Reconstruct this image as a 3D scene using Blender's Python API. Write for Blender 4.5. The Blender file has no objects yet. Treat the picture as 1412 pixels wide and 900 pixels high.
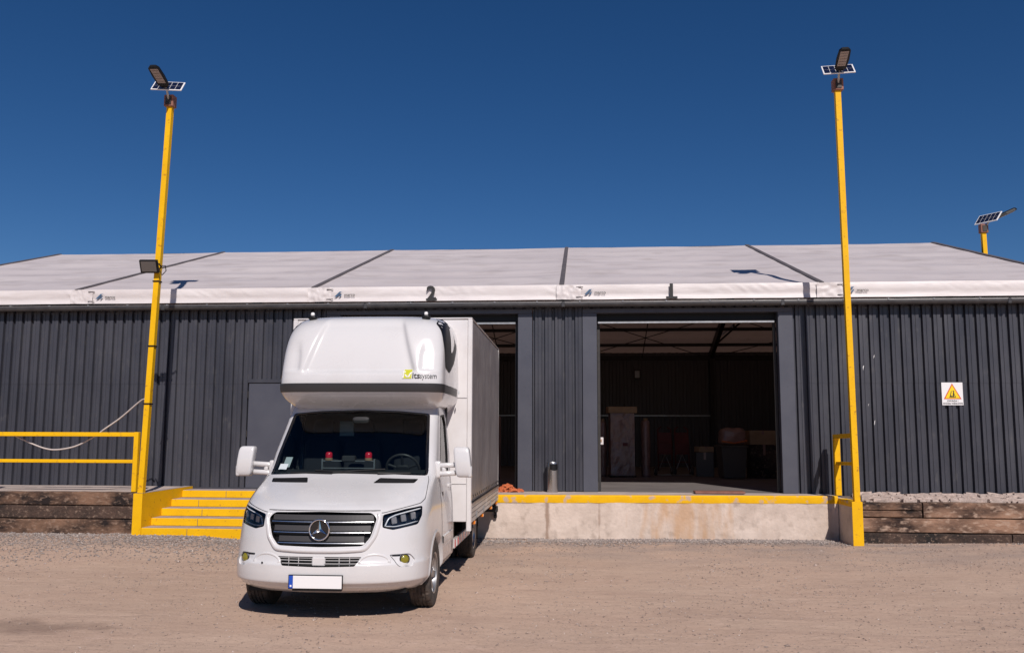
import bpy, bmesh, math, random
from mathutils import Vector, Matrix, noise
from mathutils.geometry import delaunay_2d_cdt

random.seed(7)
scene = bpy.context.scene
COL = scene.collection
R = math.radians

# ------------------------------------------------------------------ camera
CAM_H = 1.8
yaw = math.atan(93 / 1180.0)
pit = math.atan(135 / 1180.0)
rol = 0.0035
fw = Vector((-math.sin(yaw) * math.cos(pit), math.cos(yaw) * math.cos(pit), math.sin(pit)))
rt0 = Vector((math.cos(yaw), math.sin(yaw), 0))
up0 = rt0.cross(fw)
rt = rt0 * math.cos(rol) + up0 * math.sin(rol)
up = -rt0 * math.sin(rol) + up0 * math.cos(rol)
cd = bpy.data.cameras.new('camera')
cam = bpy.data.objects.new('camera', cd)
COL.objects.link(cam)
M = Matrix.Identity(4)
for i in range(3):
    M[i][0] = rt[i]; M[i][1] = up[i]; M[i][2] = -fw[i]
M.translation = Vector((0, 0, CAM_H))
cam.matrix_world = M
cd.sensor_fit = 'HORIZONTAL'
cd.sensor_width = 36
cd.lens = 36 * 1180 / 1412
cd.shift_y = 15 / 1412
cd.clip_start = 0.1
cd.clip_end = 3000
scene.camera = cam

# ------------------------------------------------------------------ sky, sun, exposure
SUN_AZ, SUN_EL = R(18.5), R(41)
world = bpy.data.worlds.new('World')
scene.world = world
world.use_nodes = True
wn = world.node_tree
bg = wn.nodes['Background']
sky = wn.nodes.new('ShaderNodeTexSky')
sky.sky_type = 'NISHITA'
sky.sun_disc = False
sky.sun_elevation = SUN_EL
sky.sun_rotation = R(180) - SUN_AZ
sky.altitude = 2500
sky.air_density = 1.0
sky.dust_density = 0.2
sky.ozone_density = 3.0
hs = wn.nodes.new('ShaderNodeHueSaturation')
hs.inputs['Hue'].default_value = .506
hs.inputs['Saturation'].default_value = 1.28
hs.inputs['Value'].default_value = 1.1
wn.links.new(sky.outputs[0], hs.inputs['Color'])
wn.links.new(hs.outputs[0], bg.inputs[0])
bg.inputs[1].default_value = 0.055
sd = bpy.data.lights.new('sun', 'SUN')
sd.energy = 4.3
sd.angle = R(0.5)
sd.color = (1.0, 0.925, 0.875)
sun = bpy.data.objects.new('sun', sd)
COL.objects.link(sun)
sun.rotation_mode = 'QUATERNION'
sun.rotation_quaternion = Vector((-math.sin(SUN_AZ) * math.cos(SUN_EL), math.cos(SUN_AZ) * math.cos(SUN_EL), -math.sin(SUN_EL))).to_track_quat('-Z', 'Y')
sun.location = (4, -4, 14)
vs = scene.view_settings
vs.view_transform = 'Standard'
vs.look = 'None'
vs.exposure = 0.0
vs.gamma = 1.0
vs.use_curve_mapping = False

# ------------------------------------------------------------------ materials
def nd(nt, t, **kw):
    n = nt.nodes.new(t)
    for k, v in kw.items():
        setattr(n, k, v)
    return n

def mat(name, col, rough=.6, metal=0, col2=None, nscale=3, nlo=.35, nhi=.65, stretch=(1, 1, 1), bump=0, bscale=40, coat=0,
        spec=.5, col3=None, n3=20, detail=6, emit=None, rvar=0, n3lo=.55, n3hi=.62, trans=0):
    m = bpy.data.materials.new(name)
    m.use_nodes = True
    nt = m.node_tree
    b = nt.nodes['Principled BSDF']
    b.inputs['Base Color'].default_value = (*col, 1)
    b.inputs['Roughness'].default_value = rough
    b.inputs['Metallic'].default_value = metal
    b.inputs['Specular IOR Level'].default_value = spec
    b.inputs['Coat Weight'].default_value = coat
    b.inputs['Coat Roughness'].default_value = .13
    if trans:
        b.inputs['Transmission Weight'].default_value = trans
    if emit:
        b.inputs['Emission Color'].default_value = (*emit[:3], 1)
        b.inputs['Emission Strength'].default_value = emit[3]
    if col2 or bump or rvar:
        g = nd(nt, 'ShaderNodeNewGeometry')
        mp = nd(nt, 'ShaderNodeMapping')
        mp.inputs['Scale'].default_value = stretch
        nt.links.new(g.outputs['Position'], mp.inputs['Vector'])
    if col2 or rvar:
        n1 = nd(nt, 'ShaderNodeTexNoise')
        n1.inputs['Scale'].default_value = nscale
        n1.inputs['Detail'].default_value = detail
        n1.inputs['Roughness'].default_value = .62
        nt.links.new(mp.outputs[0], n1.inputs['Vector'])
        mr = nd(nt, 'ShaderNodeMapRange')
        mr.inputs['From Min'].default_value = nlo
        mr.inputs['From Max'].default_value = nhi
        nt.links.new(n1.outputs['Fac'], mr.inputs['Value'])
        if rvar:
            mr2 = nd(nt, 'ShaderNodeMapRange')
            mr2.inputs['To Min'].default_value = max(0, rough - rvar)
            mr2.inputs['To Max'].default_value = min(1, rough + rvar)
            nt.links.new(mr.outputs[0], mr2.inputs['Value'])
            nt.links.new(mr2.outputs[0], b.inputs['Roughness'])
        if col2:
            mx = nd(nt, 'ShaderNodeMix', data_type='RGBA')
            mx.inputs[6].default_value = (*col, 1)
            mx.inputs[7].default_value = (*col2, 1)
            nt.links.new(mr.outputs[0], mx.inputs[0])
            out = mx.outputs[2]
            if col3:
                n2 = nd(nt, 'ShaderNodeTexNoise')
                n2.inputs['Scale'].default_value = n3
                n2.inputs['Detail'].default_value = 5
                nt.links.new(mp.outputs[0], n2.inputs['Vector'])
                mr3 = nd(nt, 'ShaderNodeMapRange')
                mr3.inputs['From Min'].default_value = n3lo
                mr3.inputs['From Max'].default_value = n3hi
                nt.links.new(n2.outputs['Fac'], mr3.inputs['Value'])
                mx2 = nd(nt, 'ShaderNodeMix', data_type='RGBA')
                nt.links.new(mr3.outputs[0], mx2.inputs[0])
                nt.links.new(out, mx2.inputs[6])
                mx2.inputs[7].default_value = (*col3, 1)
                out = mx2.outputs[2]
            nt.links.new(out, b.inputs['Base Color'])
    if bump:
        nb = nd(nt, 'ShaderNodeTexNoise')
        nb.inputs['Scale'].default_value = bscale
        nb.inputs['Detail'].default_value = 6
        nt.links.new(mp.outputs[0], nb.inputs['Vector'])
        bp = nd(nt, 'ShaderNodeBump')
        bp.inputs['Strength'].default_value = bump
        bp.inputs['Distance'].default_value = .02
        nt.links.new(nb.outputs['Fac'], bp.inputs['Height'])
        nt.links.new(bp.outputs[0], b.inputs['Normal'])
    return m

def glassmat(name, tint, rough=.02, ior=1.5):
    m = bpy.data.materials.new(name)
    m.use_nodes = True
    nt = m.node_tree
    nt.nodes.remove(nt.nodes['Principled BSDF'])
    tr = nd(nt, 'ShaderNodeBsdfTransparent')
    tr.inputs[0].default_value = (*tint, 1)
    gl = nd(nt, 'ShaderNodeBsdfGlossy')
    gl.inputs['Roughness'].default_value = rough
    fr = nd(nt, 'ShaderNodeFresnel')
    fr.inputs[0].default_value = ior
    mx = nd(nt, 'ShaderNodeMixShader')
    nt.links.new(fr.outputs[0], mx.inputs[0])
    nt.links.new(tr.outputs[0], mx.inputs[1])
    nt.links.new(gl.outputs[0], mx.inputs[2])
    nt.links.new(mx.outputs[0], nt.nodes['Material Output'].inputs[0])
    return m

MT = {}
MT['cladding'] = mat('anthracite_cladding', (.036, .037, .048), .40, 0, (.053, .054, .067), 1.4, stretch=(1, 1, .35), spec=.5, bump=.05, bscale=6, rvar=.08,
                     col3=(.075, .073, .078), n3=9, n3lo=.60, n3hi=.80)
MT['flashing'] = mat('anthracite_flashing', (.062, .065, .085), .42, 0, (.075, .078, .098), 2, bump=.04, bscale=4)
MT['membrane'] = mat('pvc_membrane', (.54, .485, .485), .55, 0, (.59, .535, .53), .9, stretch=(.5, 1, 1), bump=.22, bscale=2.6, col3=(.44, .39, .38), n3=2.6, n3lo=.50, n3hi=.78)
MT['valance'] = mat('valance_fabric', (.70, .655, .645), .5, 0, (.60, .55, .54), 1.6, stretch=(.6, 1, 3), bump=.25, bscale=5)
MT['seam'] = mat('seam_strip', (.085, .072, .075), .6, 0, (.12, .105, .105), 4)
MT['gutter'] = mat('gutter_metal', (.032, .031, .034), .45, 0, (.05, .048, .05), 6, rvar=.06)
MT['galv'] = mat('galvanised_steel', (.5, .5, .5), .4, .8, (.38, .38, .38), 12)
MT['black'] = mat('black_plastic', (.006, .006, .007), .5, spec=.3)
MT['blackgloss'] = mat('black_gloss', (.01, .01, .012), .12, coat=.4)
MT['dark'] = mat('dark_steel', (.03, .028, .027), .55, .3, (.045, .04, .038), 8)
MT['yellow'] = mat('yellow_paint', (.81, .458, .002), .6, 0, (.75, .41, .002), 3, spec=.25, bump=.10, bscale=30, col3=(.42, .19, .02), n3=14, n3lo=.62, n3hi=.76)
MT['yellowworn'] = mat('worn_yellow_paint', (.82, .46, .003), .65, 0, (.74, .40, .003), 4, stretch=(1, 1, 1), spec=.25, bump=.12, bscale=25, col3=(.50, .37, .28), n3=6, n3lo=.57, n3hi=.66)
MT['concrete'] = mat('weathered_concrete', (.64, .53, .455), .9, 0, (.50, .405, .34), 2.6, bump=.4, bscale=18, col3=(.36, .285, .235), n3=6, n3lo=.56, n3hi=.8, detail=9)
MT['concretegrey'] = mat('grey_concrete', (.33, .285, .26), .9, 0, (.26, .225, .205), 3, bump=.25, bscale=22)
MT['tread'] = mat('concrete_tread', (.40, .34, .33), .9, 0, (.30, .25, .25), 6, bump=.25, bscale=22)
MT['floor'] = mat('dusty_floor', (.17, .15, .143), .8, 0, (.125, .11, .105), 1.2, bump=.05, bscale=10)
MT['white'] = mat('white_body_paint', (.635, .625, .627), .35, 0, (.55, .53, .52), 1.6, coat=.7, nlo=.45, nhi=.85, rvar=.1, detail=9)
MT['whitepanel'] = mat('white_panel', (.70, .68, .68), .38, 0, (.63, .60, .59), 2.2, coat=.3, bump=.02, bscale=3)
MT['whiteplastic'] = mat('white_plastic', (.78, .77, .77), .4)
MT['chrome'] = mat('chrome', (.85, .85, .86), .12, 1)
MT['satinchrome'] = mat('satin_chrome', (.85, .85, .86), .3, 1)
MT['grey'] = mat('dark_grey_plastic', (.028, .026, .027), .4)
MT['rubber'] = mat('tyre_rubber', (.045, .038, .034), .85, 0, (.11, .085, .07), 9, nlo=.45, nhi=.7, bump=.3, bscale=60)
MT['alloy'] = mat('wheel_metal', (.42, .42, .43), .35, .8)
MT['tarp'] = mat('grey_tarpaulin', (.25, .225, .222), .42, 0, (.18, .16, .158), 1.6, bump=.10, bscale=4, col3=(.27, .25, .24), n3=3, n3lo=.52, n3hi=.75)
MT['alu'] = mat('aluminium_board', (.62, .60, .58), .45, .3, (.48, .45, .43), 4, stretch=(1, .4, 2))
MT['glass'] = glassmat('windscreen_glass', (.62, .70, .70))
MT['sideglass'] = glassmat('side_glass', (.5, .58, .58))
MT['lampglass'] = glassmat('lamp_glass', (.9, .92, .95), .02, 1.45)
MT['fogyellow'] = mat('yellow_lens', (.22, .19, .01), .1, 0, coat=1)
MT['amber'] = mat('amber_lens', (.75, .22, .02), .25, coat=.6)
MT['red'] = mat('red_lens', (.75, .02, .05), .25, coat=.6)
MT['redpaint'] = mat('red_paint', (.13, .012, .008), .6, 0, (.08, .008, .006), 6)
MT['orange'] = mat('orange_webbing', (.62, .17, .06), .8, 0, (.42, .09, .03), 20)
MT['interior'] = mat('cab_trim', (.022, .022, .024), .7)
MT['interior2'] = mat('seat_fabric', (.018, .019, .024), .9)
MT['paper'] = mat('paper', (.55, .6, .62), .7)
MT['wood'] = mat('creosoted_timber', (.20, .112, .07), .9, 0, (.012, .006, .005), 2.4, nlo=.36, nhi=.60, stretch=(.8, 1, 1.5), bump=.8, bscale=16, col3=(.27, .18, .13), n3=16, n3lo=.54, n3hi=.75, detail=14)
MT['wooddark'] = mat('dark_creosoted_timber', (.085, .05, .036), .9, 0, (.012, .009, .008), 1.9, nlo=.34, nhi=.60, stretch=(1, 1, 1.3), bump=.9, bscale=28, col3=(.24, .165, .12), n3=18, n3lo=.56, n3hi=.76, detail=14)
MT['woodpale'] = mat('worn_timber', (.30, .175, .115), .9, 0, (.022, .010, .007), 1.9, nlo=.38, nhi=.62, stretch=(.7, 1, 1.5), bump=.8, bscale=16, col3=(.42, .30, .225), n3=14, n3lo=.52, n3hi=.75, detail=14)
MT['rubble'] = mat('pale_rubble', (.55, .445, .39), .95, 0, (.33, .26, .225), 11, bump=.4, bscale=30)
MT['bank'] = mat('dark_infill', (.20, .155, .13), .95, 0, (.12, .09, .075), 9, bump=.4, bscale=30)
MT['stone'] = mat('gravel_stone', (.33, .28, .25), .9, 0, (.17, .145, .135), 23, nlo=.35, nhi=.6, col3=(.44, .37, .33), n3=31, n3lo=.55, n3hi=.6)
MT['pebble'] = mat('pebble', (.40, .31, .26), .9, 0, (.20, .15, .125), 17, nlo=.4, nhi=.6, col3=(.55, .46, .40), n3=37, n3lo=.58, n3hi=.62)
MT['rust'] = mat('rusty_plate', (.27, .12, .085), .7, .1, (.20, .085, .06), 6, bump=.1)
MT['steel'] = mat('brushed_steel', (.55, .53, .52), .28, .95, (.42, .40, .39), 8, stretch=(1, 1, .2), rvar=.1)
MT['cell'] = mat('solar_cell', (.008, .010, .030), .12, coat=.5)
MT['lens'] = mat('lamp_lens', (.33, .27, .24), .35)
MT['floodglass'] = mat('floodlight_glass', (.11, .10, .095), .2, coat=.5)
MT['print'] = mat('black_print', (.018, .017, .017), .6)
MT['blue'] = mat('blue_print', (.05, .11, .20), .5)
MT['euroblue'] = mat('plate_blue', (.01, .07, .42), .4)
MT['lime'] = mat('lime_print', (.52, .52, .02), .5)
MT['signyellow'] = mat('sign_yellow', (.85, .60, .01), .45)
MT['signred'] = mat('sign_red', (.65, .06, .015), .45)
MT['cable'] = mat('pale_cable', (.52, .46, .43), .6)
MT['wrap'] = mat('plastic_wrap', (.30, .17, .14), .4, 0, (.20, .11, .09), 5, bump=.7, bscale=9, coat=.15)
MT['card'] = mat('cardboard', (.38, .25, .15), .85, 0, (.30, .19, .11), 5)
MT['binplastic'] = mat('grey_bin', (.085, .068, .055), .6)
MT['backwall'] = mat('rear_cladding', (.085, .082, .086), .5)
MT['pavement'] = mat('dusty_slab', (.52, .43, .38), .92, 0, (.40, .33, .29), 2.5, bump=.25, bscale=20)

def translucent(m, f, col):
    nt = m.node_tree; b = nt.nodes['Principled BSDF']; t = nd(nt, 'ShaderNodeBsdfTranslucent'); t.inputs[0].default_value = (*col, 1)
    mx = nd(nt, 'ShaderNodeMixShader'); mx.inputs[0].default_value = f
    nt.links.new(b.outputs[0], mx.inputs[1]); nt.links.new(t.outputs[0], mx.inputs[2]); nt.links.new(mx.outputs[0], nt.nodes['Material Output'].inputs[0])
translucent(MT['membrane'], .06, (.85, .50, .36))
# ground: dusty compacted sand with grit and faint tracks
def ground_mat():
    m = bpy.data.materials.new('sandy_ground')
    m.use_nodes = True
    nt = m.node_tree
    L = nt.links.new
    b = nt.nodes['Principled BSDF']
    b.inputs['Roughness'].default_value = .95
    b.inputs['Specular IOR Level'].default_value = .15
    g = nd(nt, 'ShaderNodeNewGeometry')
    def nz(scale, det=6, st=(1, 1, 1), ro=.6):
        mp = nd(nt, 'ShaderNodeMapping'); mp.inputs['Scale'].default_value = st
        L(g.outputs['Position'], mp.inputs[0])
        n = nd(nt, 'ShaderNodeTexNoise'); n.inputs['Scale'].default_value = scale; n.inputs['Detail'].default_value = det
        n.inputs['Roughness'].default_value = ro
        L(mp.outputs[0], n.inputs['Vector']); return n.outputs['Fac']
    def rg(v, a, c, lo=0, hi=1):
        r = nd(nt, 'ShaderNodeMapRange'); r.inputs[1].default_value = a; r.inputs[2].default_value = c
        r.inputs[3].default_value = lo; r.inputs[4].default_value = hi; L(v, r.inputs[0]); return r.outputs[0]
    def mix(f, a, c):
        x = nd(nt, 'ShaderNodeMix', data_type='RGBA')
        if f is not None: L(f, x.inputs[0])
        for k, v in ((6, a), (7, c)):
            if isinstance(v, tuple): x.inputs[k].default_value = (*v, 1)
            else: L(v, x.inputs[k])
        return x.outputs[2]
    big = rg(nz(.30, 5), .35, .68)
    c = mix(big, (.565, .40, .302), (.485, .345, .262))
    mid = rg(nz(1.1, 7, (.45, 1.2, 1)), .42, .70)
    c = mix(mid, c, (.56, .408, .31))
    streak = rg(nz(1.6, 6, (.16, 1.5, 1)), .56, .74, 0, .55)
    c = mix(streak, c, (.385, .262, .207))
    patch_ = rg(nz(2.6, 10, (.8, 1.1, 1), .8), .50, .66, 0, .42)
    c = mix(patch_, c, (.36, .25, .20))
    pale = rg(nz(3.1, 9, (.8, 1.3, 1), .8), .56, .68, 0, .55)
    c = mix(pale, c, (.68, .50, .405))
    grit = rg(nz(32, 4, (1, 1, 1), .8), .58, .64, 0, .75)
    c = mix(grit, c, (.27, .19, .155))
    grit2 = rg(nz(27, 4, (1, 1, 1), .8), .62, .67, 0, .8)
    c = mix(grit2, c, (.66, .52, .44))
    # grey grit spilling out of the gravel along the platform
    sp = nd(nt, 'ShaderNodeSeparateXYZ'); L(g.outputs['Position'], sp.inputs[0])
    edge = rg(sp.outputs[1], 11.9, 14.4)
    ns = nz(1.3, 6, (.5, 1, 1))
    ad = nd(nt, 'ShaderNodeMath', operation='MULTIPLY'); L(edge, ad.inputs[0]); L(rg(ns, .36, .6), ad.inputs[1])
    grey = mix(rg(nz(45, 4, (1, 1, 1), .75), .42, .60), (.44, .345, .295), (.25, .195, .17))
    c = mix(ad.outputs[0], c, grey)
    # darker stretched patch with a ragged edge, front left
    vm = nd(nt, 'ShaderNodeVectorMath', operation='SUBTRACT'); L(g.outputs['Position'], vm.inputs[0]); vm.inputs[1].default_value = (-5.3, 8.0, 0)
    vs_ = nd(nt, 'ShaderNodeVectorMath', operation='MULTIPLY'); L(vm.outputs[0], vs_.inputs[0]); vs_.inputs[1].default_value = (.85, 2.9, 1)
    ln = nd(nt, 'ShaderNodeVectorMath', operation='LENGTH'); L(vs_.outputs[0], ln.inputs[0])
    st = nd(nt, 'ShaderNodeMath', operation='ADD'); L(ln.outputs['Value'], st.inputs[0]); L(rg(nz(3, 5), .3, .7, -.5, .5), st.inputs[1])
    c = mix(rg(st.outputs[0], .95, .25, 0, .5), c, (.17, .115, .09))
    L(c, b.inputs['Base Color'])
    # tyre-tread arcs pressed into the dust
    h = nd(nt, 'ShaderNodeMath', operation='MULTIPLY_ADD'); L(nz(45, 5, (1, 1, 1), .75), h.inputs[0]); h.inputs[1].default_value = .55; L(nz(7, 5, (.5, 1.2, 1)), h.inputs[2])
    hv = h.outputs[0]
    for (cx, cy, r, w) in ((7.2, 11.6, 4.6, .13), (7.2, 11.6, 4.15, .11), (4.6, 10.8, 2.9, .12), (-1.4, 24.5, 13.2, .15), (-2.2, 30.5, 17.6, .14), (1.5, 33, 22.4, .14)):
        v = nd(nt, 'ShaderNodeVectorMath', operation='SUBTRACT'); L(g.outputs['Position'], v.inputs[0]); v.inputs[1].default_value = (cx, cy, 0)
        le = nd(nt, 'ShaderNodeVectorMath', operation='LENGTH'); L(v.outputs[0], le.inputs[0])
        s1 = nd(nt, 'ShaderNodeMath', operation='SUBTRACT'); L(le.outputs['Value'], s1.inputs[0]); s1.inputs[1].default_value = r
        a1 = nd(nt, 'ShaderNodeMath', operation='ABSOLUTE'); L(s1.outputs[0], a1.inputs[0])
        mk = rg(a1.outputs[0], w, w * .6)
        wv = nd(nt, 'ShaderNodeMath', operation='SINE')
        ml = nd(nt, 'ShaderNodeMath', operation='MULTIPLY'); L(s1.outputs[0], ml.inputs[0]); ml.inputs[1].default_value = 110
        L(ml.outputs[0], wv.inputs[0])
        mm = nd(nt, 'ShaderNodeMath', operation='MULTIPLY'); L(wv.outputs[0], mm.inputs[0]); L(mk, mm.inputs[1])
        m3 = nd(nt, 'ShaderNodeMath', operation='MULTIPLY'); L(mm.outputs[0], m3.inputs[0]); L(rg(nz(1.2, 3), .42, .68, 0, .08), m3.inputs[1])
        ad2 = nd(nt, 'ShaderNodeMath', operation='ADD'); L(hv, ad2.inputs[0]); L(m3.outputs[0], ad2.inputs[1]); hv = ad2.outputs[0]
    bp = nd(nt, 'ShaderNodeBump'); bp.inputs['Strength'].default_value = .55; bp.inputs['Distance'].default_value = .04
    L(hv, bp.inputs['Height']); L(bp.outputs[0], b.inputs['Normal'])
    return m
MT['ground'] = ground_mat()

# dock face: concrete with vertical rust runs below the edge
def dock_mat():
    m = MT['concrete'].copy(); m.name = 'stained_dock_concrete'
    nt = m.node_tree; L = nt.links.new
    b = nt.nodes['Principled BSDF']
    src = b.inputs['Base Color'].links[0].from_socket
    g = nd(nt, 'ShaderNodeNewGeometry')
    def nz(scale, st):
        mp = nd(nt, 'ShaderNodeMapping'); mp.inputs['Scale'].default_value = st; L(g.outputs['Position'], mp.inputs[0])
        n = nd(nt, 'ShaderNodeTexNoise'); n.inputs['Scale'].default_value = scale; n.inputs['Detail'].default_value = 6; L(mp.outputs[0], n.inputs['Vector']); return n.outputs['Fac']
    def rg(v, a, c, lo=0, hi=1):
        r = nd(nt, 'ShaderNodeMapRange'); r.inputs[1].default_value = a; r.inputs[2].default_value = c
        r.inputs[3].default_value = lo; r.inputs[4].default_value = hi; L(v, r.inputs[0]); return r.outputs[0]
    def mix(f, a, c):
        x = nd(nt, 'ShaderNodeMix', data_type='RGBA'); L(f, x.inputs[0]); L(a, x.inputs[6]); x.inputs[7].default_value = (*c, 1); return x.outputs[2]
    sp = nd(nt, 'ShaderNodeSeparateXYZ'); L(g.outputs['Position'], sp.inputs[0])
    runs = nz(1.7, (1.6, 1, .12))
    out = mix(rg(runs, .60, .80, 0, .45), src, (.33, .21, .13))
    # the wide ochre run under doorway 1
    d = nd(nt, 'ShaderNodeMath', operation='SUBTRACT'); L(sp.outputs[0], d.inputs[0]); d.inputs[1].default_value = 1.85
    a = nd(nt, 'ShaderNodeMath', operation='ABSOLUTE'); L(d.outputs[0], a.inputs[0])
    s = nd(nt, 'ShaderNodeMath', operation='ADD'); L(a.outputs[0], s.inputs[0]); L(rg(nz(2.6, (2.2, 1, .55)), .3, .7, -.6, .6), s.inputs[1])
    out = mix(rg(s.outputs[0], .75, -.1, 0, .6), out, (.48, .26, .11))
    # narrow brown run near the bin
    for x0, wd, k in ((-.57, .05, .8), (.33, .035, .55)):
        d = nd(nt, 'ShaderNodeMath', operation='SUBTRACT'); L(sp.outputs[0], d.inputs[0]); d.inputs[1].default_value = x0
        a = nd(nt, 'ShaderNodeMath', operation='ABSOLUTE'); L(d.outputs[0], a.inputs[0])
        s = nd(nt, 'ShaderNodeMath', operation='ADD'); L(a.outputs[0], s.inputs[0]); L(rg(nz(6, (1.5, 1, .5)), .3, .7, -.03, .03), s.inputs[1])
        out = mix(rg(s.outputs[0], wd, wd * .3, 0, k), out, (.26, .17, .12))
    L(out, b.inputs['Base Color'])
    return m
MT['dock'] = dock_mat()

# ------------------------------------------------------------------ mesh helpers
class MB:
    def __init__(s): s.v = []; s.f = []
    def add(s, vs, fs):
        o = len(s.v); s.v += [tuple(p) for p in vs]; s.f += [tuple(i + o for i in f) for f in fs]; return s
    def box(s, x0, x1, y0, y1, z0, z1):
        return s.add([(x0, y0, z0), (x1, y0, z0), (x1, y1, z0), (x0, y1, z0), (x0, y0, z1), (x1, y0, z1), (x1, y1, z1), (x0, y1, z1)],
                     [(0, 3, 2, 1), (4, 5, 6, 7), (0, 1, 5, 4), (1, 2, 6, 5), (2, 3, 7, 6), (3, 0, 4, 7)])
    def bbox(s, x0, x1, y0, y1, z0, z1, b=.01):
        """box with chamfered edges"""
        c = [(x0, x1), (y0, y1), (z0, z1)]
        vs = []; idx = {}
        for ax in range(3):
            for sx in (0, 1):
                for sy in (0, 1):
                    for sz in (0, 1):
                        sg = (sx, sy, sz); p = []
                        for k in range(3):
                            q = c[k][sg[k]]
                            if k != ax: q += b if sg[k] == 0 else -b
                            p.append(q)
                        idx[(ax, sg)] = len(vs); vs.append(tuple(p))
        fs = []
        for ax in range(3):
            o = [k for k in range(3) if k != ax]
            for sd_ in (0, 1):
                q = []
                for a, b2 in ((0, 0), (1, 0), (1, 1), (0, 1)):
                    sg = [0, 0, 0]; sg[ax] = sd_; sg[o[0]] = a; sg[o[1]] = b2; q.append(idx[(ax, tuple(sg))])
                flip = (sd_ == 0) != (ax == 1)
                fs.append(tuple(q[::-1]) if flip else tuple(q))
        for ax in range(3):
            o = [k for k in range(3) if k != ax]
            for a in (0, 1):
                for b2 in (0, 1):
                    s0 = [0, 0, 0]; s0[o[0]] = a; s0[o[1]] = b2; s1 = list(s0); s1[ax] = 1
                    fs.append((idx[(o[0], tuple(s0))], idx[(o[0], tuple(s1))], idx[(o[1], tuple(s1))], idx[(o[1], tuple(s0))]))
        for sx in (0, 1):
            for sy in (0, 1):
                for sz in (0, 1):
                    fs.append(tuple(idx[(k, (sx, sy, sz))] for k in range(3)))
        return s.add(vs, fs)
    def tube(s, pts, r, n=8, cap=True, sq=False):
        pts = [Vector(p) for p in pts]
        rs = r if isinstance(r, (list, tuple)) else [r] * len(pts)
        rings = []; prev = None
        for i, p in enumerate(pts):
            t = (pts[min(i + 1, len(pts) - 1)] - pts[max(i - 1, 0)]).normalized()
            if prev is None:
                a = Vector((0, 0, 1)) if abs(t.z) < .9 else Vector((1, 0, 0))
                u = a.cross(t).normalized()
            else:
                u = (prev - t * prev.dot(t)).normalized()
            prev = u; w = t.cross(u)
            off = math.pi / 4 if sq else 0
            rings.append([p + (u * math.cos(2 * math.pi * k / n + off) + w * math.sin(2 * math.pi * k / n + off)) * rs[i] for k in range(n)])
        vs = [q for rg_ in rings for q in rg_]; fs = []
        for i in range(len(rings) - 1):
            for k in range(n):
                fs.append((i * n + k, i * n + (k + 1) % n, (i + 1) * n + (k + 1) % n, (i + 1) * n + k))
        if cap:
            fs.append(tuple(range(n))[::-1]); fs.append(tuple((len(rings) - 1) * n + k for k in range(n)))
        return s.add(vs, fs)
    def beam(s, a, b, w):
        return s.tube([a, b], w * math.sqrt(.5), 4, True, True)
    def lathe(s, prof, n=32, axis='z', c=(0, 0, 0), mod=None):
        vs = []; fs = []
        for i, (r, h) in enumerate(prof):
            for k in range(n):
                a = 2 * math.pi * k / n; rr = r * (mod(i, k) if mod else 1)
                p = (rr * math.cos(a), rr * math.sin(a), h)
                if axis == 'x': p = (h, p[0], p[1])
                if axis == 'y': p = (p[0], h, p[1])
                vs.append((p[0] + c[0], p[1] + c[1], p[2] + c[2]))
        for i in range(len(prof) - 1):
            for k in range(n):
                fs.append((i * n + k, i * n + (k + 1) % n, (i + 1) * n + (k + 1) % n, (i + 1) * n + k))
        return s.add(vs, fs)
    def disc(s, c, r, axis='y', n=24, r2=None):
        vs = []
        for k in range(n):
            a = 2 * math.pi * k / n; p = [r * math.cos(a), (r2 or r) * math.sin(a)]
            q = {'y': (p[0], 0, p[1]), 'z': (p[0], p[1], 0), 'x': (0, p[0], p[1])}[axis]
            vs.append((q[0] + c[0], q[1] + c[1], q[2] + c[2]))
        return s.add(vs, [tuple(range(n))])
    def sup(s, c, size, e=.35, nu=20, nv=12):
        """super-ellipsoid: a rounded box"""
        def pw(a): return math.copysign(abs(a) ** e, a)
        vs = []; fs = []
        for i in range(nv + 1):
            ph = -math.pi / 2 + math.pi * i / nv
            for k in range(nu):
                th = 2 * math.pi * k / nu
                vs.append((c[0] + size[0] / 2 * pw(math.cos(ph)) * pw(math.cos(th)), c[1] + size[1] / 2 * pw(math.cos(ph)) * pw(math.sin(th)), c[2] + size[2] / 2 * pw(math.sin(ph))))
        for i in range(nv):
            for k in range(nu):
                fs.append((i * nu + k, i * nu + (k + 1) % nu, (i + 1) * nu + (k + 1) % nu, (i + 1) * nu + k))
        return s.add(vs, fs)
    def grid(s, nu, nv, fn):
        vs = [fn(i / nu, j / nv) for j in range(nv + 1) for i in range(nu + 1)]
        fs = [(j * (nu + 1) + i, j * (nu + 1) + i + 1, (j + 1) * (nu + 1) + i + 1, (j + 1) * (nu + 1) + i) for j in range(nv) for i in range(nu)]
        return s.add(vs, fs)
    def prism(s, poly, y0, y1):
        """polygon in x,z extruded along y"""
        n = len(poly)
        vs = [(x, y0, z) for x, z in poly] + [(x, y1, z) for x, z in poly]
        fs = [tuple(range(n)), tuple(range(2 * n - 1, n - 1, -1))] + [(i, (i + 1) % n, n + (i + 1) % n, n + i)[::-1] for i in range(n)]
        return s.add(vs, fs)
    def xf(s, mtx):
        s.v = [tuple(mtx @ Vector(p)) for p in s.v]; return s
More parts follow.
